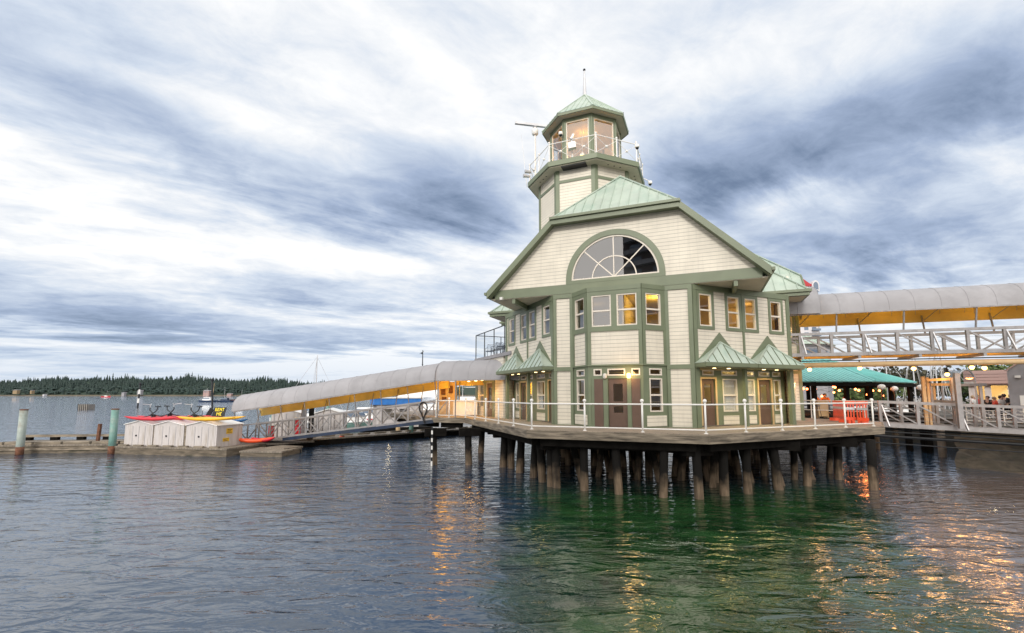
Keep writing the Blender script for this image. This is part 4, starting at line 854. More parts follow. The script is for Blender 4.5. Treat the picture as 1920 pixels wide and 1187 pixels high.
# ================================================================== left: floats, lockers, water bikes
def pontoon(name, a, c, depth, z, label, m='float'):
    f = Fr(a, c - a); ln = (c - a).length; t = thing(name, (a + c) / 2, label, 'float')
    q = MB(); q.hexa([f.pt(0, 0, -.3), f.pt(ln, 0, -.3), f.pt(ln, -depth, -.3), f.pt(0, -depth, -.3), f.pt(0, 0, z - .1), f.pt(ln, 0, z - .1), f.pt(ln, -depth, z - .1), f.pt(0, -depth, z - .1)]); q.build('hull', M[m], t)
    q = MB(); q.hexa([f.pt(-.03, .04, z - .1), f.pt(ln + .03, .04, z - .1), f.pt(ln + .03, -depth - .04, z - .1), f.pt(-.03, -depth - .04, z - .1), f.pt(-.03, .04, z), f.pt(ln + .03, .04, z), f.pt(ln + .03, -depth - .04, z), f.pt(-.03, -depth - .04, z)]); q.build('deck', M['floatdeck'], t)
    return f, ln, t
pf, pln, pt = pontoon('locker_float', gp(213, 851), gp(424, 857), 3.4, .5, 'timber float carrying the three grey lockers')
for k in range(7): q = MB(); board(q, pf, .3 + k * 1.12, .95 + k * 1.12, .50, .60, -.16, .02); q.build('bull_rail', M['wood'], pt)
lockers = []
for k, (a, c, lab) in enumerate(((.36, 2.50, 'pale grey gabled locker nearest the turquoise steel pile'), (2.62, 4.82, 'pale grey gabled locker in the middle of the row of three'), (5.0, 7.22, 'pale grey gabled locker with yellow notices on its end wall'))):
    t = thing('storage_locker', pf.pt((a + c) / 2, -.3, .5), lab, 'locker', 'lockers on the float'); c_ = (a + c) / 2; dp = 2.1
    q = MB(); q.prism([pf.pt(a, -.3, .5), pf.pt(c, -.3, .5), pf.pt(c, -.3, 1.82), pf.pt(c_, -.3, 2.06), pf.pt(a, -.3, 1.82)], pf.n * -dp); q.build('body', M['shed'], t)
    for s_, e_ in ((a - .05, 0), (c + .05, 1)):
        q = MB(); q.prism([pf.pt(s_, -.22, 1.82), pf.pt(c_, -.22, 2.075), pf.pt(c_, -.22, 2.115), pf.pt(s_, -.22, 1.86)], pf.n * -(dp + .16)); q.build('roof', M['white'], t)
    q = MB(); board(q, pf, a + .1, c - .1, .54, 1.78, -.3, -.285); q.build('door_leaf', M['shed'], t); lockers.append(t)
    for f_ in (.3, .52, .74): q = MB(); board(q, pf, a + (c - a) * f_ - .012, a + (c - a) * f_ + .012, .56, 1.76, -.285, -.275); q.build('seam_strip', M['greyb'], t)
    q = MB(); board(q, pf, c_ - .2, c_ - .1, 1.1, 1.2, -.285, -.25); q.build('hasp', M['dark'], t)
for k in (2.51, 4.83): q = MB(); board(q, pf, k, k + .12, .5, 1.85, -.5, -.34); tag(q.build('timber_post', M['wood'], loc=pf.pt(k, -.4, .5)), 'dark upright board in the gap %s the middle locker' % ('left of' if k < 3 else 'right of'), 'board')
sf = Fr(pf.pt(7.22, -.3, 0), -pf.n)
for (s0, s1, z0, z1, tx, lab) in ((.75, 1.25, 1.28, 1.62, 'NOTICE', 'upper yellow notice on the end wall of the right locker'), (.5, 1.0, .82, 1.04, 'NO', 'lower yellow notice on the end wall of the right locker')):
    q = MB(); board(q, sf, s0, s1, z0, z1, .0, .02, 0)
    for k in range(3 if z1 > 1.3 else 2): board(q, sf, s0 + .06, s1 - .06 - .07 * (k % 2), z1 - .1 - k * .09, z1 - .06 - k * .09, .02, .024, 1)
    tag(q.build('notice', [M['yellowsign'], M['rust']], loc=sf.pt(s0, 0, z0)), lab, 'notice')
def hull(mb, c, d, ln, wd, ht, m=0):
    """kayak hull: pointed at both ends, rounded under, slightly rising tips"""
    n_, k_ = 17, 10; base = len(mb.v); nn = Vector((-d.y, d.x, 0))
    for i in range(n_):
        u = -1 + 2 * i / (n_ - 1); w2 = wd / 2 * max(.03, (1 - abs(u) ** 2.2)); h2 = ht * max(.08, (1 - abs(u) ** 3) ** .7); rise = .55 * ht * u * u
        for j in range(k_):
            a = 2 * math.pi * j / k_; zz_ = math.sin(a); mb.v.append(tuple(c + d * (u * ln / 2) + nn * (w2 * math.cos(a)) + Vector((0, 0, rise + ht * .5 + h2 * .5 * (zz_ if zz_ < 0 else zz_ * .7)))))
    for i in range(n_ - 1):
        for j in range(k_):
            a, b_ = base + i * k_ + j, base + i * k_ + (j + 1) % k_; mb.f.append((a, b_, b_ + k_, a + k_)); mb.m.append(m)
    mb.f.append(tuple(base + j for j in range(k_))[::-1]); mb.m.append(m); mb.f.append(tuple(base + (n_ - 1) * k_ + j for j in range(k_))); mb.m.append(m)
def water_bike(s, o, z, ln, m, fr_s, face, label, rot=0):
    d = (pf.d * math.cos(rot) + pf.n * math.sin(rot)); c = pf.pt(s, o, z); nn = Vector((-d.y, d.x, 0)); t = thing('water_bike', c, label, 'water bike', 'water bikes stored on the lockers')
    for k in (-.42, .42): q = MB(); hull(q, c + nn * k, d, ln, .46, .27); q.build('float_hull', M[m], t, True)
    fc = c + d * fr_s + Vector((0, 0, .22)); e = d * face; up = Vector((0, 0, 1))
    q = MB()
    for k in (-.45, .45): q.tube([fc + nn * k - e * .4, fc + nn * k * .4 + up * .12, fc + up * .18], .028, 6); q.tube([fc + nn * k + e * .4, fc + nn * k * .4 + up * .12, fc + up * .18], .028, 6)
    q.tube([fc - e * .05 + up * .12, fc + e * .32 + up * .48, fc + e * .30 + up * .62], .035, 6); q.tube([fc + e * .30 + up * .1, fc - e * .22 + up * .42, fc - e * .30 + up * .66], .03, 6)
    q.build('frame', M['dark'], t)
    q = MB(); q.tube([fc + e * .30 + up * .6, fc + e * .28 + up * .78, fc + e * .28 + nn * .05 + up * .80, fc + e * .58 + nn * .3 + up * .86], .02, 6); q.tube([fc + e * .28 + up * .79, fc + e * .55 - nn * .3 + up * .85], .02, 6); q.build('handlebar', M['chrome'], t)
    q = MB(); q.bar(fc - e * .43 + up * .69, fc - e * .16 + up * .67, .17, .06); q.build('saddle', M['dark'], t)
    q = MB(); q.tube([fc - nn * .22 + up * .1, fc + nn * .22 + up * .1], .02, 6); q.lathe(fc + up * .02, [(.12, 0), (.12, .12)], 10); q.build('pedal_drive', M['dark'], t)
    return t
water_bike(2.45, -.62, 2.08, 4.3, 'red', -.35, -1, 'red twin hulled water bike at the left end of the lockers, handlebar to the left')
water_bike(3.30, -1.5, 2.10, 3.9, 'red', -.95, 1, 'red twin hulled water bike over the middle locker, handlebar to the right', R(3))
water_bike(6.35, -.7, 2.10, 4.2, 'yellow', -1.15, -1, 'yellow twin hulled water bike on the right locker', R(-2))
p = at(386, 786, 32.3); t = thing('recliner_kayak', p, 'red sit on kayak with a tilted black backrest beside the yellow water bike', 'kayak')
q = MB(); hull(q, p, pf.d, 3.0, .6, .24); q.build('hull', M['red'], t, True)
q = MB(); q.bar(p + pf.d * .1 + Vector((0, 0, .2)), p + pf.d * .45 + Vector((0, 0, .72)), .06, .3); q.build('backrest', M['dark'], t); q = MB(); q.bar(p - pf.d * .5 + Vector((0, 0, .24)), p + pf.d * .1 + Vector((0, 0, .22)), .4, .06); q.tube([p - pf.d * .35 + Vector((0, 0, .2)), p - pf.d * .3 + Vector((0, 0, .6))], .02, 6); q.build('seat', M['dark'], t)
# hire sign, black with yellow capitals
FONT = {'R': ('110', '101', '110', '101', '101'), 'E': ('111', '100', '110', '100', '111'), 'N': ('1001', '1101', '1011', '1001', '1001'), 'T': ('111', '010', '010', '010', '010'), 'M': ('10001', '11011', '10101', '10001', '10001'), '!': ('1', '1', '1', '0', '1')}
p = at(397, 781, 31.6); t = thing('hire_sign', p, 'black board with yellow RENT ME lettering leaning on the lockers', 'sign')
q = MB(); dx = pf.d; dz = Vector((.12, .04, 1)).normalized(); q.hexa([p - pf.n * .03, p + dx * .95 - pf.n * .03, p + dx * .95, p, p - pf.n * .03 + dz * .62 + dx * .06, p + dx * 1.01 - pf.n * .03 + dz * .62, p + dx * 1.01 + dz * .62, p + dx * .06 + dz * .62]); q.build('board', M['blacksign'], t)
q = MB()
for word, z_, x_ in (('RENT', .36, .17), ('ME', .07, .34)):
    cx = x_
    for ch in word:
        g = FONT[ch]; q = MB()
        for r_, row in enumerate(g):
            for c_, bit in enumerate(row):
                if bit == '1': o_ = p + dx * (cx + c_ * .042 + .03 * (z_ + .2)) + dz * (z_ + (4 - r_) * .043) + pf.n * .012; q.hexa([o_, o_ + dx * .043, o_ + dx * .043 + pf.n * .01, o_ + pf.n * .01, o_ + dz * .044, o_ + dx * .043 + dz * .044, o_ + dx * .043 + dz * .044 + pf.n * .01, o_ + dz * .044 + pf.n * .01])
        q.build('letter', M['letter'], t); cx += len(g[0]) * .042 + .045
# log boom / breakwater float on the far left
bf, bln, btg = pontoon('breakwater_float', gp(-60, 852), gp(208, 848.5), 3.6, .55, 'long weathered timber breakwater float at the far left', 'float')
for k in range(6): q = MB(); board(q, bf, .2 + k * 1.7, 1.75 + k * 1.7, .55, .72, -.35, -.1); q.build('bull_rail', M['wood'], btg)
for k in range(6): q = MB(); board(q, bf, .4 + k * 1.7, .85 + k * 1.7, .55, .78, -3.5, -3.2); q.build('block', M['darkwood'], btg)
q = MB(); board(q, bf, .0, bln, .78, .93, -3.5, -3.2); q.build('back_rail', M['wood'], btg)
q = MB(); board(q, bf, .0, bln, .2, .34, .0, .09); q.build('rubbing_strake', M['wood'], btg)
def steel_pile(px, py, r, top, m0, lab, band=None):
    p = gp(px, py); t = thing('steel_pile', p, lab, 'pile')
    q = MB(); q.tube([p + Vector((0, 0, -.8)), p + Vector((.0, 0, top))], r, 16); q.build('tube', M[m0], t, True)
    q = MB(); q.tube([p + Vector((0, 0, top - .03)), p + Vector((0, 0, top + .04))], r * 1.04, 16); q.build('cap', M['rust'], t)
    q = MB(); q.tube([p + Vector((0, 0, -.1)), p + Vector((0, 0, .5))], r * 1.02, 16); q.build('rusty_foot', M['rust'], t, True)
steel_pile(36, 853, .20, 2.80, 'palesteel', 'pale rusty steel pile rising from the breakwater float')
steel_pile(209, 851, .20, 2.82, 'teal', 'turquoise steel pile with rusty foot left of the lockers')
p = gp(183, 830, .55); q = MB(); q.bar(p, p + Vector((.06, 0, 1.25)), .16, .16); tag(q.build('timber_post', M['rust'], loc=p), 'short rust brown post on the breakwater float', 'post')
# small floats and kayak in front of the gangway foot
f1, _, _ = pontoon('small_float', gp(450, 856), gp(528, 857), 2.0, .34, 'low grey plank float beside the locker float')
f2_, _, t2 = pontoon('tyre_float', gp(532, 853), gp(566, 848), 1.7, .40, 'little float with black tyre fenders')
for k in (.25, .95): q = MB(); a = f2_.pt(k, .1, .05); q.tube([a + f2_.d * (.24 * math.cos(R(x))) + Vector((0, 0, .24 * math.sin(R(x)))) for x in range(0, 361, 30)], .08, 8); q.build('tyre', M['blackm'], t2)
f3, _, t3 = pontoon('landing_float', gp(440, 848), gp(588, 838), 5.5, .42, 'dark landing float under the foot of the gangway', 'darkwood')
p = gp(580, 837); q = MB(); q.tube([p + Vector((0, 0, -.5)), p + Vector((0, 0, 1.15))], .22, 10); tag(q.build('mooring_pile', M['pile'], loc=p), 'short brown mooring pile under the lower gangway', 'pile')
p = at(476, 828, 31.2); t = thing('kayak', p, 'orange and red kayak lying on the landing float', 'kayak')
q = MB(); hull(q, p - Vector((0, 0, .1)), Vector((.98, .18, 0)), 2.6, .6, .34); q.build('hull', M['orange'], t, True); q = MB(); hull(q, p + Vector((.55, .1, -.05)), Vector((.98, .18, 0)), 1.5, .5, .3); q.build('bow', M['red'], t, True)
p = at(441, 793, 33.0); q = MB(); hull(q, p, Vector((.9, .4, 0)), 1.6, .5, .25); t = tag(q.build('kayak', M['blue'], loc=p, smooth=True), 'blue kayak end showing behind the right locker', 'kayak')
for px_, py_, Y_, h_, lab in ((509, 806, 35.2, .5, 'red life ring box on the far side of the gangway'), (559, 795, 35, .75, 'tall red fire hose cabinet behind the gangway')):
    p = at(px_, py_, Y_); t = thing('rescue_box', p, lab, 'box'); q = MB(); q.bar(p - Vector((0, 0, h_)), p + Vector((0, 0, h_ * .6)), .34, .24); q.build('cabinet', M['red'], t); q = MB(); q.bar(p + Vector((0, 0, h_ * .6)), p + Vector((0, 0, h_ * .6 + .06)), .4, .3); q.build('lid', M['white'], t)
# long back float with boathouses
kf, kln, kt = pontoon('long_float', gp(560, 838), gp(905, 812), 2.6, .5, 'long timber float with bull rails running behind the gangway', 'darkwood')
for k in range(14): q = MB(); board(q, kf, .3 + k * 1.45, 1.25 + k * 1.45, .58, .72, -.3, -.06); q.build('bull_rail', M['wood'], kt)
p = gp(641, 831); q = MB(); q.ball(p + Vector((0, 0, .28)), .30, 14, 0, 1.1); q.lathe(p + Vector((0, 0, .55)), [(.09, 0), (.07, .14)], 8, 0); q.lathe(p + Vector((0, 0, .66)), [(.05, 0), (.05, .05)], 8, 1); tag(q.build('mooring_buoy', [M['orange'], M['dark']], loc=p, smooth=True), 'round red mooring buoy floating below the gangway', 'buoy')
for px0, px1, Y_, lab in ((508, 563, 37.5, 'pale boathouse with white roof at the lower end of the gangway'), (588, 642, 39.5, 'pale boathouse with white roof further up the gangway')):
    a, c = at(px0, 800, Y_), at(px1, 800, Y_ + .6); a.z = c.z = .45; f = Fr(a, c - a); ln = (c - a).length; t = thing('boathouse', (a + c) / 2, lab, 'boathouse'); zt = at(px0, 776, Y_).z
    q = MB(); q.prism([f.pt(0, 0, .4), f.pt(ln, 0, .4), f.pt(ln, 0, zt), f.pt(ln / 2, 0, zt + .36), f.pt(0, 0, zt)], f.n * -3.4); q.build('body', M['shed'], t)
    for s_ in (-.08, ln + .08): q = MB(); q.prism([f.pt(s_, .12, zt), f.pt(ln / 2, .12, zt + .37), f.pt(ln / 2, .12, zt + .43), f.pt(s_, .12, zt + .06)], f.n * -3.7); q.build('roof', M['white'], t)
    for s_ in (.2, ln / 2 - .02, ln - .24): q = MB(); board(q, f, s_, s_ + .05, .5, zt, -.01, .02); q.build('seam_strip', M['greyb'], t)
    fl = MB(); board(fl, f, -.4, ln + .4, -.3, .4, -4.0, .4); fl.build('base_float', M['darkwood'], t)
for px_, py_, Y_, m_, zt, lab in ((511, 800, 42, 'teal', 766, 'slim teal pile left of the first boathouse'), (569, 800, 36.5, 'greyb', 764, 'grey pile between the two boathouses'), (583, 800, 37.2, 'pile', 765, 'brown pile between the two boathouses'), (614, 800, 47, 'teal', 752, 'teal pile above the second boathouse roof'), (771, 812, 41, 'teal', 789, 'green pile beside the long float under the gangway'), (746, 812, 44, 'planter', 795, 'tan pile standing in the long float')):
    p = at(px_, py_, Y_); top = at(px_, zt, Y_).z; q = MB(); q.tube([(p.x, Y_, -.5), (p.x, Y_, top)], .2, 10, 0); q.lathe((p.x, Y_, top - .02), [(.21, 0), (.12, .1)], 10, 0); tag(q.build('mooring_pile', M[m_], loc=(p.x, Y_, 0)), lab, 'pile')
# ================================================================== right: the two footbridges
ub0, ub1 = Vector((14.6, 24.0, 0)), Vector((23.5, 21.3, 0)); ud2 = (ub1 - ub0).normalized(); un = Vector((-ud2.y, ud2.x, 0))
def u_pt(s, o, z): return ub0 + ud2 * s + un * o + Vector((0, 0, z))
ubr = thing('upper_footbridge', u_pt(5, .9, 5.7), 'grey steel truss footbridge reaching the upper floor from the right', 'footbridge')
ULN = 19.0
for o in (0, 1.9):
    q = MB(); q.bar(u_pt(-.6, o, 6.85), u_pt(ULN, o, 6.85), .12, .13); q.build('top_chord', M['steel'], ubr)
    q = MB(); q.bar(u_pt(-.6, o, 5.78), u_pt(ULN, o, 5.78), .14, .17); q.build('bottom_chord', M['steel'], ubr)
    for k in range(14):
        s = .35 + k * 1.4; q = MB(); q.bar(u_pt(s, o, 5.85), u_pt(s, o, 6.8), .12, .12, 0, ud2); q.build('truss_post', M['steel'], ubr)
        q = MB()
        if k < 6: q.bar(u_pt(s, o, 6.78), u_pt(s + 1.4, o, 5.88), .06, .07)
        else: q.bar(u_pt(s, o, 5.88), u_pt(s + 1.4, o, 6.78), .06, .07)
        q.build('truss_diagonal', M['steel'], ubr)
        if k % 2 == 0 and o == 0: q = MB(); q.bar(u_pt(s + .06, -.02, 6.75), u_pt(s + .14, -.40, 5.78), .09, .05, 0, ud2); q.build('side_strut', M['chrome'], ubr)
    for k in range(3): q = MB(); q.bar(u_pt(-.5, o + .05, 6.05 + .22 * k), u_pt(ULN, o + .05, 6.05 + .22 * k), .012, .012); q.build('guard_wire', M['steel'], ubr)
q = MB(); q.bar(u_pt(-.6, .95, 5.72), u_pt(ULN, .95, 5.72), 1.8, .07); q.build('walkway', M['ochre'], ubr)
for k in range(8): q = MB(); q.bar(u_pt(.4 + 2.5 * k, -.1, 5.62), u_pt(.4 + 2.5 * k, 2.0, 5.62), .12, .12); q.build('floor_beam', M['steel'], ubr)
q = MB(); q.tube([u_pt(-.4, .25, 5.26), u_pt(ULN, .25, 5.30)], .13, 12); tag(q.build('service_duct', M['planter'], loc=u_pt(5, .2, 5.2), smooth=True), 'long tan service duct slung under the upper footbridge', 'duct')
q = MB(); q.tube([u_pt(-.4, .1, 5.46), u_pt(ULN, .1, 5.50)], .03, 6)
tag(q.build('service_cable', M['dark'], loc=u_pt(5, .1, 5.4)), 'thin dark cable running above the tan duct under the upper footbridge', 'cable')
ucn = thing('footbridge_canopy', u_pt(6, .9, 7.9), 'long grey fabric barrel canopy with yellow lining over the upper footbridge', 'canopy')
q = MB(); vault(q, u_pt(1.1, -.25, 7.86), u_pt(ULN, -.25, 7.92), 2.4, 1.2, 0, m_in=1, back=un); q.build('fabric', [M['canvas'], M['ochre']], ucn, True, recalc=False)
q = MB(); vault(q, u_pt(-.8, -.45, 7.86), u_pt(1.25, -.45, 7.86), 2.8, 1.62, 0, m_in=1, back=un); q.build('end_hood', [M['canvas'], M['ochre']], ucn, True, recalc=False)
q = MB(); q.bar(u_pt(-.8, 2.15, 7.72), u_pt(ULN, 2.15, 7.76), .05, .42); q.build('back_valance', M['ochre'], ucn)
q = MB(); q.bar(u_pt(-.8, -.27, 7.84), u_pt(ULN, -.27, 7.9), .05, .07); q.build('edge_rail', M['steel'], ucn)
for k in range(7):
    for o, ph in ((0, 2.0), (1.9, .9)):
        s = ph + 2.85 * k; q = MB(); q.bar(u_pt(s, o, 6.9), u_pt(s, o + (-.2 if o == 0 else .2), 7.88), .06, .06, 0, ud2); q.build('post', M['steel'], ucn)
        q = MB(); q.bar(u_pt(s, 1.9 if o else 0, 7.6), u_pt(s + .55, .95, 8.35), .03, .03); q.build('brace', M['steel'], ucn)
for s in (1.5, 5, 9, 13): plight('canopy_lamp', u_pt(s, .95, 8.6), 26, (1, .6, .12), .2)
for k, (px_, py_) in enumerate(((1518, 693), (1612, 690), (1713, 691), (1776, 702), (1822, 689), (1846, 690))):
    s = [1.0, 3.3, 5.6, 7.1, 8.0, 8.55][k]; o = .9 if k != 3 else 2.3; p = at(px_, py_, u_pt(s, o, 0).y)
    t = thing('bridge_lamp', p, ['lit warm lamp under the footbridge nearest the harbour building', 'second lit lamp under the footbridge, above the turquoise roof slope', 'lit lamp under the footbridge over the right end of the turquoise roof', 'lit lamp hanging lowest, left of the glazed arch', 'lit lamp under the footbridge right of the glazed arch', 'lit lamp under the footbridge closest to the mauve kiosk'][k], 'lamp', 'lamps under the footbridge')
    q = MB(); q.ball(p, .10, 10); q.build('bulb', M['lampglow'], t, True); q = MB(); q.lathe(p + Vector((0, 0, .08)), [(.15, 0), (.07, .1), (.02, .3)], 10); q.build('shade', M['dark'], t)
    plight('bridge_lamp_light', p - Vector((0, .05, .14)), 36, (1, .46, .12), .35)
lb0, lb1 = Vector((19.15, 24.45, 0)), Vector((24.7, 22.45, 0)); ld = (lb1 - lb0).normalized(); ln_ = Vector((-ld.y, ld.x, 0))
def l_pt(s, o, z): return lb0 + ld * s + ln_ * o + Vector((0, 0, z - .042 * s))
lbr = thing('lower_footbridge', l_pt(4, .9, 2.3), 'grey steel truss footbridge from the pier deck to the quay', 'footbridge')
LLN = 15.0
for o in (0, 1.9):
    q = MB(); q.bar(l_pt(0, o, 3.38), l_pt(LLN, o, 3.38), .12, .14); q.build('top_chord', M['steel'], lbr)
    q = MB(); q.bar(l_pt(0, o, 2.20), l_pt(LLN, o, 2.20), .14, .22); q.build('bottom_chord', M['steel'], lbr)
    for k in range(10):
        s = .06 + k * 1.58; q = MB(); q.bar(l_pt(s, o, 2.3), l_pt(s, o, 3.33), .13, .13, 0, ld); q.build('truss_post', M['steel'], lbr)
        if k < 9: q = MB(); q.bar(l_pt(s, o, 3.3), l_pt(s + 1.58, o, 2.3), .06, .06); q.build('truss_diagonal', M['steel'], lbr)
        if k % 2 == 0 and o == 0: q = MB(); q.bar(l_pt(s + .07, -.04, 3.2), l_pt(s + .2, -.42, 2.15), .11, .05, 0, ld); q.build('side_strut', M['chrome'], lbr)
    for k in range(4): q = MB(); q.bar(l_pt(0, o + .05, 2.48 + .2 * k), l_pt(LLN, o + .05, 2.48 + .2 * k), .012, .012); q.build('guard_wire', M['steel'], lbr)
q = MB(); q.bar(l_pt(0, .95, 2.16), l_pt(LLN, .95, 2.16), 1.8, .1); q.build('walkway', M['greyb'], lbr)
for k, (o, z, r_) in enumerate(((-.1, 1.86, .035), (.1, 1.62, .075), (-.2, 1.28, .03), (.4, 1.98, .04))):
    q = MB(); q.tube([l_pt(-2.2, o, z), l_pt(LLN, o, z - .05)], r_, 8); tag(q.build('service_pipe', M['dark'], loc=l_pt(4, o, z)), ['thin black pipe high under the lower footbridge', 'thick black pipe in the middle of the pipes under the lower footbridge', 'lowest thin pipe slung under the lower footbridge', 'topmost black pipe close under the lower footbridge floor'][k], 'pipe')
# gate on the lower bridge
gt = thing('gangway_gate', l_pt(3.4, .3, 2.3), 'tall grey steel gate frame with tan boards standing on the lower footbridge', 'gate')
for px0, y1_, Y_, m_, w2 in ((1738, 706, 24.6, 'planter', .14), (1746, 708, 24.9, 'planter', .1), (1752, 718, 25.2, 'steel', .1), (1757, 722, 25.2, 'planter', .1), (1793, 709, 24.4, 'steel', .16), (1802, 700, 22.9, 'steel', .2), (1845, 718, 24.2, 'steel', .12)):
    p = at(px0, 795, Y_); z1 = at(px0, y1_, Y_).z; q = MB(); q.bar((p.x, Y_, 2.1), (p.x, Y_, z1), w2, w2, 0, ld); q.build('post', M[m_], gt)
for (xa, ya, Ya), (xb, yb, Yb), m_ in (((1736, 713, 24.6), (1794, 710, 24.4), 'planter'), ((1745, 721, 25.1), (1792, 721, 24.5), 'planter'), ((1800, 722, 23.6), (1848, 721, 24.2), 'steel'), ((1752, 752, 24.6), (1802, 754, 23.4), 'steel')):
    q = MB(); q.bar(at(xa, ya, Ya), at(xb, yb, Yb), .1, .13); q.build('cross_rail', M[m_], gt)
ar = thing('glazed_arch', at(1800, 740, 29), 'white framed glazed arch canopy at the head of the lower footbridge', 'canopy')
for Y_ in (28.6, 29.6):
    pts = [at(1800 + 17 * math.cos(R(a)) * (1.0), 724 - 30 * math.sin(R(a)), 29) for a in range(0, 181, 15)]
    pts = [Vector((p.x, Y_, p.z)) for p in pts]; pts = [Vector((pts[0].x, Y_, 2.1))] + pts + [Vector((pts[-1].x, Y_, 2.1))]
    q = MB(); q.tube(pts, .05, 6); q.build('arch_rib', M['chrome'], ar)
    if Y_ < 29: ap = pts
for a, c in zip(ap[1:-1], ap[2:-1]): g = MB(); g.poly([a, c, c + Vector((0, 1, 0)), a + Vector((0, 1, 0))]); g.build('glazing', M['glass'], ar, recalc=False)

# ================================================================== right: pier furniture
for k, (px0, px1, Y0, Y1, lab) in enumerate(((1563, 1583, 25.6, 23.6, 'orange plastic barrier turned side on at the left end of its row'), (1585, 1606, 23.0, 22.8, 'orange plastic barrier in the middle of the row by the pier end'), (1607, 1629, 22.6, 22.2, 'orange plastic barrier right up against the white end post of the pier railing'))):
    a, c = at(px0, 790, Y0), at(px1, 790, Y1); a.z = c.z = ZD; f = Fr(a, c - a); L_ = (c - a).length
    t = thing('plastic_barrier', (a + c) / 2, lab, 'barrier', 'orange barriers on the pier deck')
    q = MB()
    for z0, z1 in ((.16, .30), (.92, 1.08)): board(q, f, 0, L_, ZD + z0, ZD + z1, -.05, .0)
    n_ = max(4, int(L_ / .13))
    for j in range(n_): board(q, f, j * L_ / n_, j * L_ / n_ + L_ / n_ * .5, ZD + .30, ZD + .92, -.04, -.01)
    q.build('panel', M['orange'], t)
    q = MB(); board(q, f, .03, L_ - .03, ZD + .66, ZD + .78, -.06, .01); q.build('reflective_band', M['chrome'], t)
    for s in (.1, L_ - .2): q = MB(); board(q, f, s, s + .1, ZD, ZD + .16, -.25, .2); q.build('foot', M['orange'], t)
    plight('deck_glow', f.pt(L_ / 2, .5, ZD + 1.6), .01, (1, .5, .3))
p = at(1544, 783, 28.2); t = thing('menu_board', (p.x, p.y, ZD), 'tan wooden board on legs at the back of the pier deck', 'board')
q = MB(); q.bx(p.x - .3, p.x + .3, p.y, p.y + .05, ZD + .1, ZD + 1.05); q.build('panel', M['planter'], t)
for s in (-.3, .28): q = MB(); q.bx(p.x + s, p.x + s + .04, p.y - .02, p.y + .4, ZD, ZD + 1.1); q.build('leg', M['planter'], t)
def stool(p, lab):
    t = thing('bar_stool', p, lab, 'stool'); q = MB(); q.lathe(p + Vector((0, 0, .72)), [(.17, 0), (.18, .03), (.16, .06)], 12); q.build('seat', M['dark'], t)
    for a in range(4): q = MB(); d = Vector((math.cos(R(45 + 90 * a)), math.sin(R(45 + 90 * a)), 0)); q.tube([p + d * .1 + Vector((0, 0, .72)), p + d * .22], .016, 6); q.build('leg', M['dark'], t)
stool(Vector((18.0, 27.6, ZD)), 'black bar stool left of the tan board on the pier deck')
bk_ = thing('back_railing', (19, 29.2, ZD), 'white rail along the back edge of the pier deck', 'railing')
q = MB(); q.tube([(17.3, 29.3, ZD + 1.05), (19.0, 25.2, ZD + 1.05)], .03, 6); q.tube([(17.3, 29.3, ZD + .5), (19.0, 25.2, ZD + .5)], .02, 6); q.build('rail', M['white'], bk_)
for k in range(4): q = MB(); x, y = 17.3 + 1.7 * k / 3, 29.3 - 4.1 * k / 3; q.tube([(x, y, ZD), (x, y, ZD + 1.08)], .035, 6); q.build('post', M['white'], bk_)

# ================================================================== right: pavilion restaurant
pv = thing('pavilion_restaurant', (22, 35, 2.3), 'open sided waterside pavilion with a turquoise ribbed metal roof and dark posts', 'pavilion')
ZE = 4.66
EA, EB_, EC_, ED, EE = [Vector(v) for v in ((13.5, 31.0, ZE), (24.2, 31.0, ZE), (30.0, 34.5, ZE), (30.0, 43, ZE), (13.5, 43, ZE))]
R1, R2 = Vector((18, 37, 6.75)), Vector((24.4, 37, 6.75))
q = MB()
roof_plane(q, [EA, EB_, R2, R1], (1, 0, 0), .3, .06, (.03, .03)); roof_plane(q, [EB_, EC_, R2], EC_ - EB_, .3, .06, (.03, .03)); roof_plane(q, [EC_, ED, R2], (0, 1, 0), .3, .06, (.03, .03)); roof_plane(q, [ED, EE, R1, R2], (1, 0, 0), .3, .06, (.03, .03)); roof_plane(q, [EE, EA, R1], (0, 1, 0), .3, .06, (.03, .03))
for a, c in ((EB_, R2), (EC_, R2), (R1, R2)): q.bar(a + Vector((0, 0, .03)), c + Vector((0, 0, .03)), .12, .05)
q.build('roof', M['turq'], pv)
for a, c in ((EA, EB_), (EB_, EC_), (EC_, ED)): q = MB(); q.bar(a + Vector((0, .15, -.22)), c + Vector((0, .15, -.22)), .14, .24); q.build('eave_beam', M['darkwood'], pv)
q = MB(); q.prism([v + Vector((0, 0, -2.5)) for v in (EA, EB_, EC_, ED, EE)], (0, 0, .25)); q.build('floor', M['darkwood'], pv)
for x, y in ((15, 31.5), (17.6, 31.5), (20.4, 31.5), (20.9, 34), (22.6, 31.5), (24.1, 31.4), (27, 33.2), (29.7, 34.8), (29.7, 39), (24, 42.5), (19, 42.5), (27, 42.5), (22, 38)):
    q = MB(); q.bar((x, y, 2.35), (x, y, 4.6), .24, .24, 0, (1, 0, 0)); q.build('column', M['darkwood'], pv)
for x, y in ((16, 32), (19, 32), (22, 32), (25.5, 33), (28.5, 35), (26, 36.5), (23, 36), (29.5, 40)):
    q = MB(); q.tube([(x, y, -1), (x, y, 2.2)], .2, 8); q.build('pile', M['pile'], pv)
for k in range(3): q = MB(); q.bar((14, 31.2, 2.75 + .3 * k), (24.2, 31.2, 2.75 + .3 * k), .05, .06); q.build('rail', M['darkwood'], pv)
sl_ = thing('string_lights', (21, 33, 4.2), 'swags of red orange bulbs hung under the turquoise pavilion roof', 'string lights')
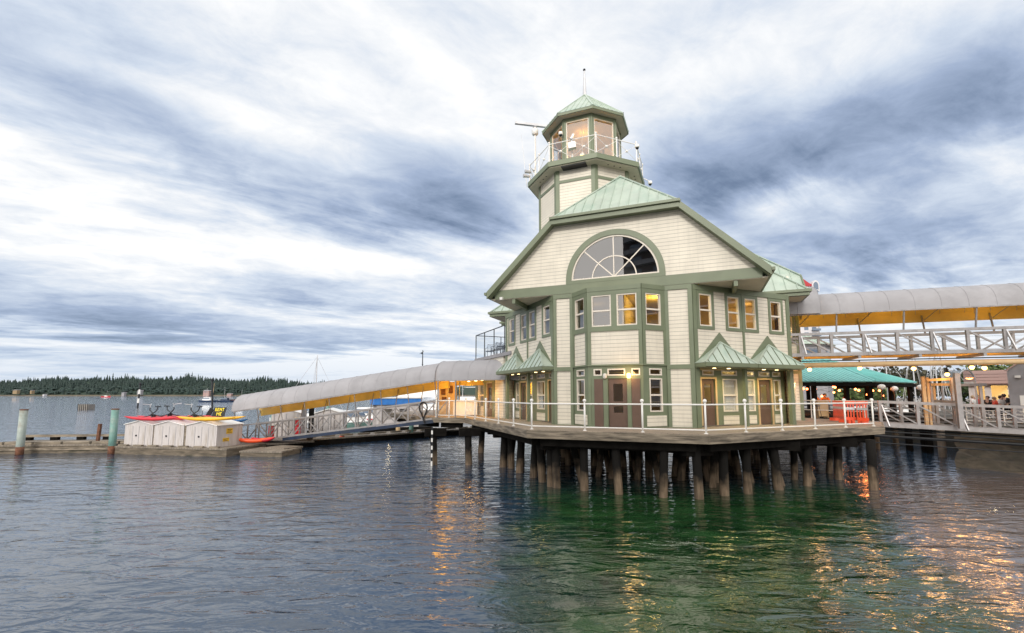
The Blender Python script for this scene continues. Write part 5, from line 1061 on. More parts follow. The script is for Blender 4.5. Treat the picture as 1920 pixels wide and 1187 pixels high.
for r_, (y, x0, x1, nb) in enumerate(((31.9, 16.5, 24.4, 10), (34.0, 17.5, 27.0, 10), (36.5, 18.5, 29.0, 9))):
    pts = []
    for k in range(nb):
        p = Vector((x0 + (x1 - x0) * k / (nb - 1), y + rnd.uniform(-.4, .4), 4.34 - .28 * (k % 3) / 2 - rnd.uniform(0, .45))); pts.append(p)
        q = MB(); q.ball(p, .075, 8); q.build('bulb', M['bulb'], sl_, True)
    q = MB(); q.tube(pts, .008, 4); q.build('wire', M['dark'], sl_)
for x, y in ((18, 33), (21, 33), (24, 33.5), (27, 36), (21, 38)): plight('pavilion_lamp', (x, y, 3.9), 120, (1, .27, .06), .25)
for k, (px_, py_, Y_, lab) in enumerate(((1495, 728, 30.0, 'white globe lamp half hidden by the corner of the harbour building'), (1653, 726, 30.0, 'white globe lamp at the hip corner of the turquoise roof'), (1677, 729, 32.5, 'white globe lamp just under the right slope of the turquoise roof'), (1727, 727, 29.0, 'white globe lamp standing clear to the right of the turquoise roof'))):
    p = at(px_, py_, Y_); t = thing('globe_lamp', (p.x, p.y, 2.3), lab, 'lamp post', 'globe lamps around the pavilion'); q = MB(); q.ball(p, .23, 14, 0, .85); q.build('globe', M['white'], t, True)
    q = MB(); q.tube([(p.x, p.y, 2.2), (p.x, p.y, p.z - .18)], .045, 8); q.build('pole', M['dark'], t)

# ================================================================== people
def skin_mesh(name, verts, edges, radii, m, parent, lev=1):
    me = bpy.data.meshes.new(name); org = ORG[parent.name]; me.from_pydata([tuple(Vector(v) - org) for v in verts], edges, []); me.materials.append(m)
    o = bpy.data.objects.new(name, me); COL.objects.link(o); o.parent = parent; ORG[o.name] = org
    md = o.modifiers.new('skin', 'SKIN'); md.use_smooth_shade = True
    if not me.skin_vertices: me.skin_vertices.data
    for i, r_ in enumerate(radii): me.skin_vertices[0].data[i].radius = (r_, r_)
    me.skin_vertices[0].data[0].use_root = True
    sb = o.modifiers.new('sub', 'SUBSURF'); sb.levels = lev; sb.render_levels = lev
    return o
def person(p, h, rz, label, top, legs='dark', hair='hair', seated=False, arm=0.0, group=None):
    p = Vector(p); t = thing('person', p, label, 'person', group); k = h / 1.72; c, s = math.cos(rz), math.sin(rz)
    w_p = lambda x, y, z: p + Vector((x * c - y * s, x * s + y * c, z)) * k
    hip = .5 if seated else .90; dz = hip - .90
    J = dict(pel=(0, 0, .93 + dz), waist=(0, 0, 1.08 + dz), chest=(0, 0, 1.30 + dz), neck=(0, 0, 1.46 + dz), head=(0, -.02, 1.58 + dz), top=(0, -.01, 1.68 + dz), chin=(0, -.07, 1.54 + dz))
    for sg, nm in ((-1, 'l'), (1, 'r')):
        J['sh' + nm] = (sg * .18, 0, 1.40 + dz); J['el' + nm] = (sg * .25, -.05 - .12 * arm, 1.13 + dz); J['wr' + nm] = (sg * .2, -.22 - .2 * arm, .98 + .3 * arm + dz); J['ha' + nm] = (sg * .17, -.30 - .22 * arm, .95 + .34 * arm + dz)
        J['hp' + nm] = (sg * .09, 0, .88 + dz)
        if seated: J['kn' + nm] = (sg * .11, -.42, .50); J['an' + nm] = (sg * .11, -.40, .08); J['to' + nm] = (sg * .12, -.56, .04)
        else: J['kn' + nm] = (sg * .10, -.02, .49); J['an' + nm] = (sg * .10, .02, .08); J['to' + nm] = (sg * .12, -.13, .04)
    rad = dict(pel=.13, waist=.115, chest=.14, neck=.055, head=.092, top=.07, chin=.05)
    for nm in 'lr': rad.update({'sh' + nm: .06, 'el' + nm: .042, 'wr' + nm: .032, 'ha' + nm: .04, 'hp' + nm: .085, 'kn' + nm: .058, 'an' + nm: .042, 'to' + nm: .035})
    E_ = [('pel', 'waist'), ('waist', 'chest'), ('chest', 'neck'), ('neck', 'head'), ('head', 'top'), ('head', 'chin')]
    for nm in 'lr': E_ += [('chest', 'sh' + nm), ('sh' + nm, 'el' + nm), ('el' + nm, 'wr' + nm), ('wr' + nm, 'ha' + nm), ('pel', 'hp' + nm), ('hp' + nm, 'kn' + nm), ('kn' + nm, 'an' + nm), ('an' + nm, 'to' + nm)]
    def sub(name, keys, m, grow, edges=E_):
        ks = list(keys); ix = {a: i for i, a in enumerate(ks)}
        return skin_mesh(name, [w_p(*J[a]) for a in ks], [(ix[a], ix[b_]) for a, b_ in edges if a in ix and b_ in ix], [(rad[a] + grow) * k for a in ks], m, t)
    sub('body', J.keys(), M['skin'], 0)
    sub('shirt', ['pel', 'waist', 'chest', 'shl', 'shr', 'ell', 'elr'], M[top], .022)
    sub('trousers', ['pel', 'hpl', 'hpr', 'knl', 'knr', 'anl', 'anr'], M[legs], .024)
    q = MB(); q.ball(w_p(0, .025, 1.615 + dz), .115 * k, 10, 0, 1.02); q.build('hair', M[hair], t, True)
    return t
M['shirtwhite'] = mat('white_shirt', (.75, .74, .72), .8); M['shirtblack'] = mat('black_shirt', (.02, .02, .025), .8); M['jacket'] = mat('orange_jacket', (.75, .22, .03), .7); M['coral'] = mat('coral_shirt', (.70, .10, .06), .7); M['redtop'] = mat('red_top', (.40, .02, .03), .8)
GQ = 2.05
for px_, Y_, h_, rz, top, legs, hr, arm, lab in ((1826, 33, 1.66, .4, 'shirtwhite', 'dark', 'hairl', 0, 'person in a pale top standing leftmost on the quay'), (1836, 33.5, 1.68, -.6, 'redtop', 'dark', 'hair', .2, 'person in a dark red top beside the lit kiosk window'), (1853, 31, 1.62, -1.2, 'shirtblack', 'dark', 'hair', 0, 'person in black left of the coral shirt'), (1866, 30.5, 1.58, 1.2, 'coral', 'dark', 'hairl', .3, 'person in a coral red shirt bending forward on the quay'), (1878, 30, 1.66, .2, 'shirtwhite', 'dark', 'hair', .1, 'person in a white shirt in the group on the quay'), (1884, 31.5, 1.76, 2.6, 'shirtblack', 'dark', 'hair', .5, 'dark haired person in black behind the white shirt'), (1897, 30, 1.72, -.5, 'shirtblack', 'dark', 'hairl', .6, 'fair haired person in a black shirt at the right of the group')):
    p = at(px_, 760, Y_); person((p.x, Y_, GQ), h_, rz, lab, top, legs, hr, arm=arm, group='people on the quay')
for px_, Y_, top, lab, rz in ((1530, 33.0, 'jacket', 'seated person in an orange jacket on the left under the pavilion roof', .3), (1547, 33.4, 'jacket', 'seated person in an orange jacket right beside the tan board', -.4), (1587, 35, 'redtop', 'seated person in a dark red top in the middle of the pavilion', 0)):
    p = at(px_, 750, Y_); z = 2.42; t = thing('dining_chair', (p.x, Y_, z), 'dark dining chair under the ' + lab.split('person in ')[1].replace('right beside', 'by'), 'chair', 'pavilion chairs')
    q = MB(); q.bx(p.x - .2, p.x + .2, Y_ - .2, Y_ + .2, z + .40, z + .44); q.build('seat', M['dark'], t); q = MB(); q.bar((p.x - .2, Y_ + .22, z + .68), (p.x + .2, Y_ + .22, z + .68), .03, .45); q.build('backrest', M['dark'], t)
    for a in (-.18, .18):
        for b_ in (-.18, .18): q = MB(); q.bx(p.x + a - .015, p.x + a + .015, Y_ + b_ - .015, Y_ + b_ + .015, z, z + .42); q.build('leg', M['dark'], t)
    person((p.x, Y_, z), 1.85, rz, lab, top, 'dark', 'hair', seated=True, arm=.4, group='people in the pavilion')

# ================================================================== right: quay, kiosk, hut
M['quaywall'] = mat('mossy_quay_concrete', (.075, .065, .05), .9, var=.4, scale=.9, bump=.5, dirt=(.03, .03, .02), dscale=.5)
q = MB(); q.prism([(25.2, 26.4, -1), (34, 20.5, -1), (52, 12, -1), (70, 40, -1), (70, 75, -1), (34, 75, -1), (31.5, 33, -1)], (0, 0, 3.02)); tag(q.build('quay', M['quaywall']), kind='structure')
q = MB(); nb_ = 26; br_r = random.Random(5)                # stony bank sloping from the quay foot into the water
for i in range(nb_ + 1):
    u = i / nb_; top = Vector((25.0, 26.6, 1.15)).lerp(Vector((45, 13.5, 1.15)), u); low = Vector((21.8, 23.3, -.5)).lerp(Vector((38, 9, -.5)), u)
    for k in range(9): p = top.lerp(low, k / 8); q.v.append((p.x + br_r.uniform(-.12, .12), p.y + br_r.uniform(-.12, .12), p.z + (br_r.uniform(-.13, .16) if k else .3)))
for i in range(nb_):
    for k in range(8): a = i * 9 + k; q.f.append((a, a + 9, a + 10, a + 1)); q.m.append(0)
M['stones'] = mat('stony_bank', (.075, .06, .042), .9, var=.5, scale=3, bump=.8, bscale=8, dirt=(.02, .022, .014), dscale=1.5)
tag(q.build('bank', M['stones']), kind='structure')
q = MB(); q.prism([(35, 110, -1), (260, 110, -1), (300, 420, -1), (-40, 420, -1), (20, 180, -1)], (0, 0, 2.6)); tag(q.build('far_shore', M['concrete']), kind='structure')
Yk = 35.5; a, c = at(1813, 700, Yk), at(1900, 700, Yk); zt, zf = at(1813, 696, Yk).z, at(1813, 721, Yk).z
ki = thing('kiosk', ((a.x + c.x) / 2, Yk, GQ), 'mauve boarded kiosk with a warmly lit serving window on the quay', 'kiosk')
kf_ = Fr((a.x, Yk), (Yk, -a.x)); tt_ = (1900 - 960) / F; kl = (tt_ * Yk - a.x) / (kf_.d.x - tt_ * kf_.d.y)
q = MB(); panel(q, kf_, 0, kl, GQ, zf, [(.42, .85, GQ + .9, zf - .1), (1.2, 2.05, GQ + .3, zf - .1)]); q.hexa([kf_.pt(0, -.17, GQ), kf_.pt(.1, -.17, GQ), kf_.pt(.1, -3, GQ), kf_.pt(0, -3, GQ), kf_.pt(0, -.17, zf), kf_.pt(.1, -.17, zf), kf_.pt(.1, -3, zf), kf_.pt(0, -3, zf)]); q.build('wall', M['shed'], ki)
q = MB(); board(q, kf_, -.2, kl, zf, zt, -3.2, .55); q.build('roof_band', M['pink'], ki)
for k in range(4): q = MB(); z_ = zf + .05 + k * (zt - zf - .1) / 4; board(q, kf_, -.22, kl, z_, z_ + (zt - zf) / 4 - .06, .54, .60); q.build('fascia_board', M['pink'], ki)
q = MB(); board(q, kf_, 0, kl, GQ, zf, -2.9, -2.8); q.build('back_wall', M['room'], ki)
plight('kiosk_lamp', kf_.pt(1.6, -1.2, zf - .35), 80, (1, .68, .25), .15); plight('kiosk_lamp', kf_.pt(.6, -1.0, zf - .4), 60, (1, .82, .5), .15)
Yh = 28.5; a = at(1888, 700, Yh); ht = thing('grey_hut', (a.x + 1.5, Yh, GQ), 'grey boarded hut with a sloping top at the right edge', 'hut')
z0_, z1_ = at(1888, 696, Yh).z, at(1912, 681, Yh).z
hf = Fr((a.x, Yh), (Yh, -a.x))
q = MB(); q.prism([hf.pt(0, 0, GQ), hf.pt(3.2, 0, GQ), hf.pt(3.2, 0, z1_), hf.pt(.6, 0, z1_), hf.pt(0, 0, z0_)], hf.n * -2.5); q.build('body', M['greyb'], ht)
q = MB(); q.bar(hf.pt(-.1, .05, z0_), hf.pt(.6, .05, z1_ + .06), .12, .08); q.bar(hf.pt(.6, .05, z1_ + .05), hf.pt(3.2, .05, z1_ + .05), .12, .08); q.build('roof_edge', M['pink'], ht)
q = MB(); board(q, hf, .3, .55, z0_ - .42, z0_ - .28, .0, .15); q.build('flood_lamp', M['white'], ht)
q = MB(); board(q, hf, .42, .8, 3.1, 3.7, -.01, .03); q.build('notice', M['white'], ht)
pr = thing('quay_railing', (25.5, 25.5, 2), 'white horizontal pipe railing on the quay behind the lower footbridge', 'railing')
ra, rb = at(1812, 775, 27.3), at(1960, 778, 24.6)
for k in range(5): q = MB(); q.tube([(ra.x, ra.y, GQ + .2 + .2 * k), (rb.x, rb.y, GQ + .2 + .2 * k)], .022, 6); q.build('rail', M['white'], pr)
for k in range(5): p = ra.lerp(rb, k / 4); q = MB(); q.tube([(p.x, p.y, GQ), (p.x, p.y, GQ + 1.05)], .03, 6); q.build('post', M['white'], pr)
for px_, py_, lab in ((1706, 845, 'dark pile left of three under the lower footbridge'), (1735, 848, 'thin dark pile in the middle under the lower footbridge'), (1744, 850, 'black pile beside the thin one under the lower footbridge'), (1768, 857, 'pale concrete pile under the lower footbridge')):
    p = gp(px_, py_); pale = px_ == 1768; q = MB(); q.tube([p + Vector((0, 0, -1)), p + Vector((0, 0, 2.0))], .2 if not pale else .2, 10); tag(q.build('footbridge_pile', M['concrete' if pale else 'darkwood'], loc=p), lab, 'pile')
for k, (px_, py_, s, lab) in enumerate(((1905, 857, .4, 'small mossy boulder at the foot of the quay wall'), (1917, 862, .55, 'larger mossy boulder at the right edge by the quay wall'))):
    p = gp(px_, py_); q = MB(); q.ball(p, s, 9, 0, .6); q.v = [(x + rnd.uniform(-.06, .06), y + rnd.uniform(-.06, .06), z + rnd.uniform(-.06, .06)) for x, y, z in q.v]; tag(q.build('boulder', M['concrete'], loc=p), lab, 'boulder')

# ================================================================== boats
def loft(mb, p, d, ln, wd, h, m=0, m2=1):
    """boat hull from sections: transom stern, raked bow, slight sheer; deck on top"""
    p, d = Vector(p), Vector(d).normalized(); nn = Vector((-d.y, d.x, 0)); S = [(0, .86, .95), (.25, 1, .92), (.5, .98, .95), (.75, .72, 1.05), (.92, .3, 1.2), (1, .02, 1.3)]; base = len(mb.v)
    for u, w2, hh in S:
        x = p + d * (u - .5) * ln
        for a, z in ((-.5, 1), (-.42, .15), (-.2, -.35), (.2, -.35), (.42, .15), (.5, 1)): mb.v.append(tuple(x + nn * (a * wd * w2) + d * (.04 * ln * u * (z > .5)) + Vector((0, 0, h * hh * z if z > 0 else h * z))))
    for i in range(len(S) - 1):
        for j in range(5): a = base + i * 6 + j; mb.f.append((a, a + 1, a + 7, a + 6)); mb.m.append(m)
        a = base + i * 6; mb.f.append((a + 5, a, a + 6, a + 11)); mb.m.append(m2)
    mb.f.append(tuple(base + j for j in range(6))); mb.m.append(m)
def motorboat(p, d, ln, label, hullm='boatwhite', cabin=(.42, .6), fly=False, mast=0, group=None, name='motor_boat', cab='boatwhite'):
    p, d = Vector(p), Vector(d).normalized(); t = thing(name, p, label, 'boat', group); wd = ln * .3; h = ln * .11; nn = Vector((-d.y, d.x, 0)); up = Vector((0, 0, 1))
    q = MB(); loft(q, p, d, ln, wd, h, 0, 1); q.build('hull', [M[hullm], M['boatwhite']], t)
    ch = ln * .16; a0, a1 = -.28 * ln, .22 * ln
    q = MB(); c = lambda x, y, z: p + d * x + nn * y + up * z
    q.hexa([c(a0, -wd * .36, h * .9), c(a1, -wd * .3, h * .9), c(a1, wd * .3, h * .9), c(a0, wd * .36, h * .9), c(a0 + .1, -wd * .3, h + ch), c(a1 - ln * .1, -wd * .26, h + ch), c(a1 - ln * .1, wd * .26, h + ch), c(a0 + .1, wd * .3, h + ch)]); q.build('cabin', M[cab], t)
    q = MB(); q.hexa([c(a0 + .2, -wd * .37, h + ch * .45), c(a1 - ln * .03, -wd * .31, h + ch * .45), c(a1 - ln * .03, wd * .31, h + ch * .45), c(a0 + .2, wd * .37, h + ch * .45), c(a0 + .25, -wd * .33, h + ch * .85), c(a1 - ln * .075, -wd * .28, h + ch * .85), c(a1 - ln * .075, wd * .28, h + ch * .85), c(a0 + .25, wd * .33, h + ch * .85)]); q.build('cabin_windows', M['winblue'], t)
    if fly:
        q = MB(); q.hexa([c(a0, -wd * .3, h + ch), c(a1 - ln * .16, -wd * .24, h + ch), c(a1 - ln * .16, wd * .24, h + ch), c(a0, wd * .3, h + ch), c(a0, -wd * .28, h + ch * 1.5), c(a1 - ln * .2, -wd * .22, h + ch * 1.5), c(a1 - ln * .2, wd * .22, h + ch * 1.5), c(a0, wd * .28, h + ch * 1.5)]); q.build('flybridge', M[cab], t)
        q = MB(); q.bar(c(a0 + .2, -wd * .28, h + ch * 2.3), c(a0 + ln * .25, -wd * .28, h + ch * 2.3), .06, .05); q.bar(c(a0 + .2, wd * .28, h + ch * 2.3), c(a0 + ln * .25, wd * .28, h + ch * 2.3), .06, .05)
        for y in (-.28, .28): q.bar(c(a0 + .3, wd * y, h + ch * 1.4), c(a0 + .2, wd * y, h + ch * 2.3), .05, .05, 0, d)
        q.build('radar_arch', M['boatwhite'], t)
    if mast: q = MB(); q.tube([c(0, 0, h + ch), c(0, 0, h + ch + mast)], .06 + (.08 if mast > 8 else 0), 6, 0, .03 + (.05 if mast > 8 else 0)); q.bar(c(0, -.5, h + ch + mast * .7), c(0, .5, h + ch + mast * .7), .04, .04); q.build('mast', M['chrome' if mast < 8 else 'dark'], t)
    q = MB()
    for y in (-1, 1): q.tube([c(.1 * ln, y * wd * .46, h * 1.7), c(.35 * ln, y * wd * .32, h * 1.9), c(.5 * ln, 0, h * 2.1)], .025, 5)
    q.build('bow_rail', M['chrome'], t); return t
def sailboat(p, d, ln, mh, label, hullm='boatwhite', furl=None, group=None):
    p, d = Vector(p), Vector(d).normalized(); t = thing('sailing_boat', p, label, 'sailing boat', group); wd = ln * .27; h = ln * .1; up = Vector((0, 0, 1)); nn = Vector((-d.y, d.x, 0))
    q = MB(); loft(q, p, d, ln, wd, h, 0, 1); q.build('hull', [M[hullm], M['boatwhite']], t)
    q = MB(); q.hexa([p + d * x + nn * y + up * z for x, y, z in ((-.15 * ln, -.25 * wd, h * .9), (.2 * ln, -.16 * wd, h * .9), (.2 * ln, .16 * wd, h * .9), (-.15 * ln, .25 * wd, h * .9), (-.13 * ln, -.2 * wd, h * 1.5), (.14 * ln, -.13 * wd, h * 1.4), (.14 * ln, .13 * wd, h * 1.4), (-.13 * ln, .2 * wd, h * 1.5))]); q.build('coachroof', M['boatwhite'], t)
    q = MB(); m0 = p + d * .08 * ln + up * h; q.tube([m0, m0 + up * mh], .085, 8, 0, .05); q.build('mast', M['chrome'], t)
    q = MB(); q.tube([m0 + up * 1.0, m0 + up * 1.1 - d * ln * .42], .13, 8); q.build('boom', M[furl or 'white'], t)
    q = MB(); q.bar(m0 + up * mh * .62 - nn * .5, m0 + up * mh * .62 + nn * .5, .04, .03); q.build('spreader', M['chrome'], t)
    q = MB(); top = m0 + up * mh * .97
    for e in (p + d * .5 * ln + up * h * 1.3, p - d * .48 * ln + up * h, p + nn * wd * .48 + up * h, p - nn * wd * .48 + up * h): q.tube([top, e], .02, 4)
    q.build('rigging', M['chrome'], t); return t
def bp_(px, Y): return Vector(((px - 960) / F * Y, Y, 0))
mt_ = (at(586, 667, 62).z - .8)
sailboat(bp_(583, 62), (1, .25, 0), 9, mt_, 'sailing boat whose tall mast rises above the lower gangway canopy', furl='bluetarp')
motorboat(bp_(630, 55), (-1, .3, 0), 7, 'small white motor boat left in the marina behind the gangway', group='boats in the left marina')
motorboat(bp_(664, 52), (.9, .4, 0), 7.5, 'white motor boat with turquoise hull behind the middle of the gangway', hullm='teal', group='boats in the left marina')
motorboat(bp_(690, 60), (-.9, .3, 0), 8, 'white cabin boat with red hull behind the gangway', hullm='red', group='boats in the left marina')
motorboat(bp_(775, 66), (-1, .1, 0), 14, 'big white flybridge cruiser moored behind the blue roofed shed', fly=True, mast=2.2, group='boats in the left marina')
motorboat(bp_(815, 72), (-1, .2, 0), 11, 'white flybridge cruiser at the right behind the top of the gangway', fly=True, group='boats in the left marina')
motorboat(bp_(868, 62), (-1, .1, 0), 10, 'white cruiser framed between booth and lit wing', fly=True, mast=2.5, group='boats in the left marina')
t = motorboat(bp_(792, 88), (-1, .2, 0), 12, 'dark hulled fishing boat with a tall mast carrying a bird', hullm='navy', mast=9.0, name='fishing_boat')
p = at(791, 664, 88.0); q = MB(); q.ball(p + Vector((0, 0, .2)), .2, 8, 0, .8); q.tube([p + Vector((.1, 0, .3)), p + Vector((.24, 0, .5)), p + Vector((.42, 0, .48))], .07, 6, 0, .02); q.tube([p + Vector((-.15, 0, .2)), p + Vector((-.45, 0, .02))], .06, 5, 0, .02); q.tube([p + Vector((0, 0, .05)), p + Vector((0, 0, -.1))], .02, 4); tag(q.build('bird', M['dark'], loc=p), 'dark bird perched at the top of the fishing boat mast', 'bird')
a, c = bp_(703, 48), bp_(792, 50); f = Fr(a, c - a); L_ = (c - a).length; t = thing('blue_roofed_shed', (a + c) / 2, 'long low dock shed with a bright blue roof band behind the gangway', 'shed'); z0_, z1_ = at(740, 759, 48.5).z, at(740, 747, 48.5).z
q = MB(); panel(q, f, .3, L_ - .3, .4, z0_, [(1, 1.9, 1.2, 2.3), (2.6, 3.4, 1.2, 2.3)]); board(q, f, .3, L_ - .3, .4, z0_, -3, -2.9); q.build('wall', M['shed'], t); q = MB(); board(q, f, 0, L_, z0_, z1_, -3.2, .2); q.build('roof_band', M['blue'], t); q = MB(); board(q, f, -.1, L_ + .1, z1_, z1_ + .12, -3.3, .3); q.build('roof_edge', M['white'], t)
q = MB(); board(q, f, -1, L_ + 1, -.3, .4, -3.5, .6); q.build('base_float', M['darkwood'], t); plight('shed_lamp', f.pt(1.8, -1.2, 2.2), 10, (1, .8, .45), .1)
# far craft
tb = motorboat(bp_(391, 252), (-1, .15, 0), 9.5, 'navy workboat with white wheelhouse beside the barge far out', hullm='navy', mast=5, name='workboat')
motorboat(bp_(424, 256), (-1, .1, 0), 8.5, 'blue workboat with a blue cabin moored in the middle of the barge', hullm='navy', mast=6, cab='beam', name='workboat')
a, c = bp_(377, 258), bp_(455, 258); q = MB(); q.bx(a.x, c.x, 258, 264, -.3, .85); t = thing('barge', (a + c) / 2, 'long flat dark barge behind the two workboats', 'barge'); q.build('hull', M['navy'], t); q = MB(); q.bx(c.x - 7, c.x - .5, 258.5, 263, .85, 1.3); q.build('deck_cargo', M['rust'], t); q = MB(); q.tube([(a.x + 6, 260, .8), (a.x + 6.6, 260, 10.5)], .16, 6, 0, .06); q.build('derrick', M['planter'], t)
motorboat(bp_(456, 300), (1, .1, 0), 9, 'white and red boat far out above the canopy end', hullm='red', mast=5)
sailboat(bp_(203, 900), (1, .1, 0), 16, 11, 'tiny red and white sailing boat off the wooded shore', hullm='red')
p = gp(155, 768); t = thing('floating_box', p, 'grey slatted wooden box float in open water', 'float')
q = MB(); q.bx(p.x - 1.35, p.x + 1.35, p.y, p.y + 2, -.3, 1.35); q.build('box', M['barrel'], t)
for k in range(6): q = MB(); x = p.x - 1.35 + k * .5; q.bx(x, x + .12, p.y - .06, p.y, -.1, 1.45); q.build('slat', M['darkwood'], t)
for px_, py_, zt, lab in ((258, 764, 722, 'leaning black and white banded channel marker pile'), (398, 766, 715, 'dark channel marker pile in front of the workboats')):
    p = gp(px_, py_); tp = at(px_ + (5 if px_ == 258 else 0), zt, p.y); t = thing('marker_pile', p, lab, 'marker')
    for k in range(5): q = MB(); q.tube([p.lerp(tp, k / 5), p.lerp(tp, (k + 1) / 5)], .24, 10); q.build('band', M['dark' if k % 2 == 0 or px_ == 398 else 'white'], t)
    q = MB(); q.lathe(tp, [(.4, 0), (.45, .4), (.1, .8)], 10); q.build('top_mark', M['dark'], t)
for k, (px_, Y_, mh, ln, lab, hm) in enumerate(((1708, 55, 9.5, 9, 'sailing boat with pale mast and struts behind the turquoise roof end', 'boatwhite'), (1745, 62, 8.8, 9, 'sailing boat moored left of the tan gate boards', 'navy'), (1760, 50, 7.5, 8, 'sailing boat whose mast stands behind the tan gate', 'boatwhite'), (1672, 70, 9, 10, 'sailing boat seen under the right slope of the turquoise roof', 'boatwhite'), (1778, 58, 8.6, 8, 'sailing boat with a blue sail cover left of the glazed arch', 'boatwhite'))):
    sailboat(bp_(px_, Y_), (.8 - .3 * k, .5, 0), ln, mh, lab, hm, furl='bluetarp' if k in (1, 4) else None, group='sailing boats in the right marina')
for k, (px_, Y_, lab) in enumerate(((1640, 58, 'white motor boat framed by the pavilion columns'), (1690, 48, 'white motor boat just right of the pavilion columns'), (1600, 64, 'white motor boat far behind the pavilion'))): motorboat(bp_(px_, Y_), (1, .3 - .3 * k, 0), 8, lab, group='motor boats in the right marina')

# ================================================================== town behind on the right
Yt = 250; x0, x1 = bp_(1478, Yt).x, bp_(1549, Yt).x; zt = at(1530, 537, Yt).z
ap_ = thing('apartment_tower', ((x0 + x1) / 2, Yt, 1.5), 'tall pale apartment tower with a red roof far behind the footbridge', 'building')
q = MB(); q.bx(x0, x1 - 2.5, Yt, Yt + 18, 1.5, zt); q.build('wall', M['block'], ap_); q = MB(); q.bx(x1 - 2.5, x1, Yt + 3, Yt + 16, 1.5, zt - 4); q.build('side_wall', M['greyb'], ap_)
zr = at(1505, 516, Yt).z
q = MB(); q.prism([(x0 - .5, Yt - .6, zt), (bp_(1541, Yt).x, Yt - .6, zt), (bp_(1528, Yt).x, Yt - .6, zt + 1.5), (bp_(1506, Yt).x, Yt - .6, zr), (x0 - .5, Yt - .6, zr)], (0, 17, 0)); q.build('roof', M['redroof'], ap_)
q = MB(); xc = bp_(1538, Yt).x; q.prism([(xc + 1.9 * math.cos(R(a)), Yt - 1.2, zt + .6 + 2.6 * math.sin(R(a))) for a in range(0, 181, 20)] + [(xc - 1.9, Yt - 1.2, zt - 3), (xc + 1.9, Yt - 1.2, zt - 3)], (0, 3, 0)); q.build('arched_dormer', M['block'], ap_); q = MB(); q.prism([(xc + 1.3 * math.cos(R(a)), Yt - 1.3, zt + .4 + 1.8 * math.sin(R(a))) for a in range(0, 181, 20)] + [(xc - 1.3, Yt - 1.3, zt - 2), (xc + 1.3, Yt - 1.3, zt - 2)], (0, .12, 0)); q.build('dormer_window', M['winblue'], ap_)
for fl_ in range(12):
    z = zt - 3.2 - fl_ * 3.0
    for k in range(4): q = MB(); x = x0 + 1.5 + k * 4.3; q.bx(x, x + 2.2, Yt - .12, Yt + .05, z, z + 1.7); q.build('window', M['winblue'], ap_)
    q = MB(); q.bx(x1 - 6.5, x1 - 2.2, Yt - 1.5, Yt, z - .4, z - .2); q.bx(x1 - 6.5, x1 - 2.2, Yt - 1.52, Yt - 1.44, z - .2, z + .7); q.build('balcony', M['winblue'], ap_)
Yg = 62; gx = bp_(1527, Yg).x; gz = at(1527, 613, Yg).z; ge = at(1527, 645, Yg).z; gh = thing('green_roofed_house', (gx, Yg + 4, 1.5), 'waterside house with pale green pyramid roof behind the upper footbridge railing', 'house')
q = MB()
cs = [Vector((gx + 5.0 * math.cos(R(a)), Yg + 4 + 5.0 * math.sin(R(a)), ge)) for a in range(-90 - 22, 270 - 22, 45)]
for a, c in zip(cs, cs[1:] + cs[:1]): roof_plane(q, [a, c, Vector((gx, Yg + 4, gz))], c - a, .6, .08, (.05, .06))
q.build('roof', M['mint'], gh); q = MB(); q.prism([(gx + (v.x - gx) * .86, Yg + 4 + (v.y - Yg - 4) * .86, 1.5) for v in cs], (0, 0, ge - 1.4)); q.build('wall', M['greyb'], gh)
q = MB(); q.ball((gx, Yg + 4, gz), .5, 8, 0, .6); q.build('finial', M['redroof'], gh)
for a in range(-90 - 22, 0, 45):
    d = Vector((math.cos(R(a + 22.5)), math.sin(R(a + 22.5)), 0)); c = Vector((gx, Yg + 4, 0)) + d * 4.0; f = Fr(c, Vector((-d.y, d.x, 0))); q = MB(); board(q, f, -.9, .9, ge - 2.4, ge - .6, -.02, .06); q.build('window', M['winblue'], gh)

# ================================================================== trees
def tree(p, h, wd, m, label, n=900, leaf=.35, cat='tree', name='tree', trunk=True, group=None):
    p = Vector(p); t = thing(name, p, label, cat, group); r_ = random.Random(int(p.x * 7 + p.y))
    if trunk:
        q = MB(); q.tube([p, p + Vector((.1, 0, h * .3)), p + Vector((0, .1, h * .7))], h * .025, 7, 0, h * .008)
        for k in range(5): a = r_.uniform(0, 6.28); q.tube([p + Vector((0, 0, h * (.3 + .08 * k))), p + Vector((math.cos(a) * wd * .35, math.sin(a) * wd * .35, h * (.5 + .08 * k)))], h * .011, 5, 0, h * .004)
        q.build('trunk', M['darkwood'], t)
    cl = [(Vector((r_.gauss(0, wd * .27), r_.gauss(0, wd * .27), h * r_.uniform(.35 if trunk else .15, .88))), wd * r_.uniform(.14, .26)) for _ in range(16)]
    q = MB()
    for _ in range(n):
        c, s = r_.choice(cl); d = Vector((r_.gauss(0, 1), r_.gauss(0, 1), r_.gauss(0, .8))).normalized() * s * r_.uniform(.55, 1.05); o_ = p + c + d
        a = Vector((r_.gauss(0, 1), r_.gauss(0, 1), r_.gauss(0, 1))).normalized(); b_ = a.cross(Vector((r_.gauss(0, 1), r_.gauss(0, 1), r_.gauss(0, 1)))).normalized(); k = leaf * r_.uniform(.6, 1.3)
        q.poly([o_ - a * k, o_ + b_ * k * .6, o_ + a * k, o_ - b_ * k * .6])
    q.build('crown', M[m], t, recalc=False); return t
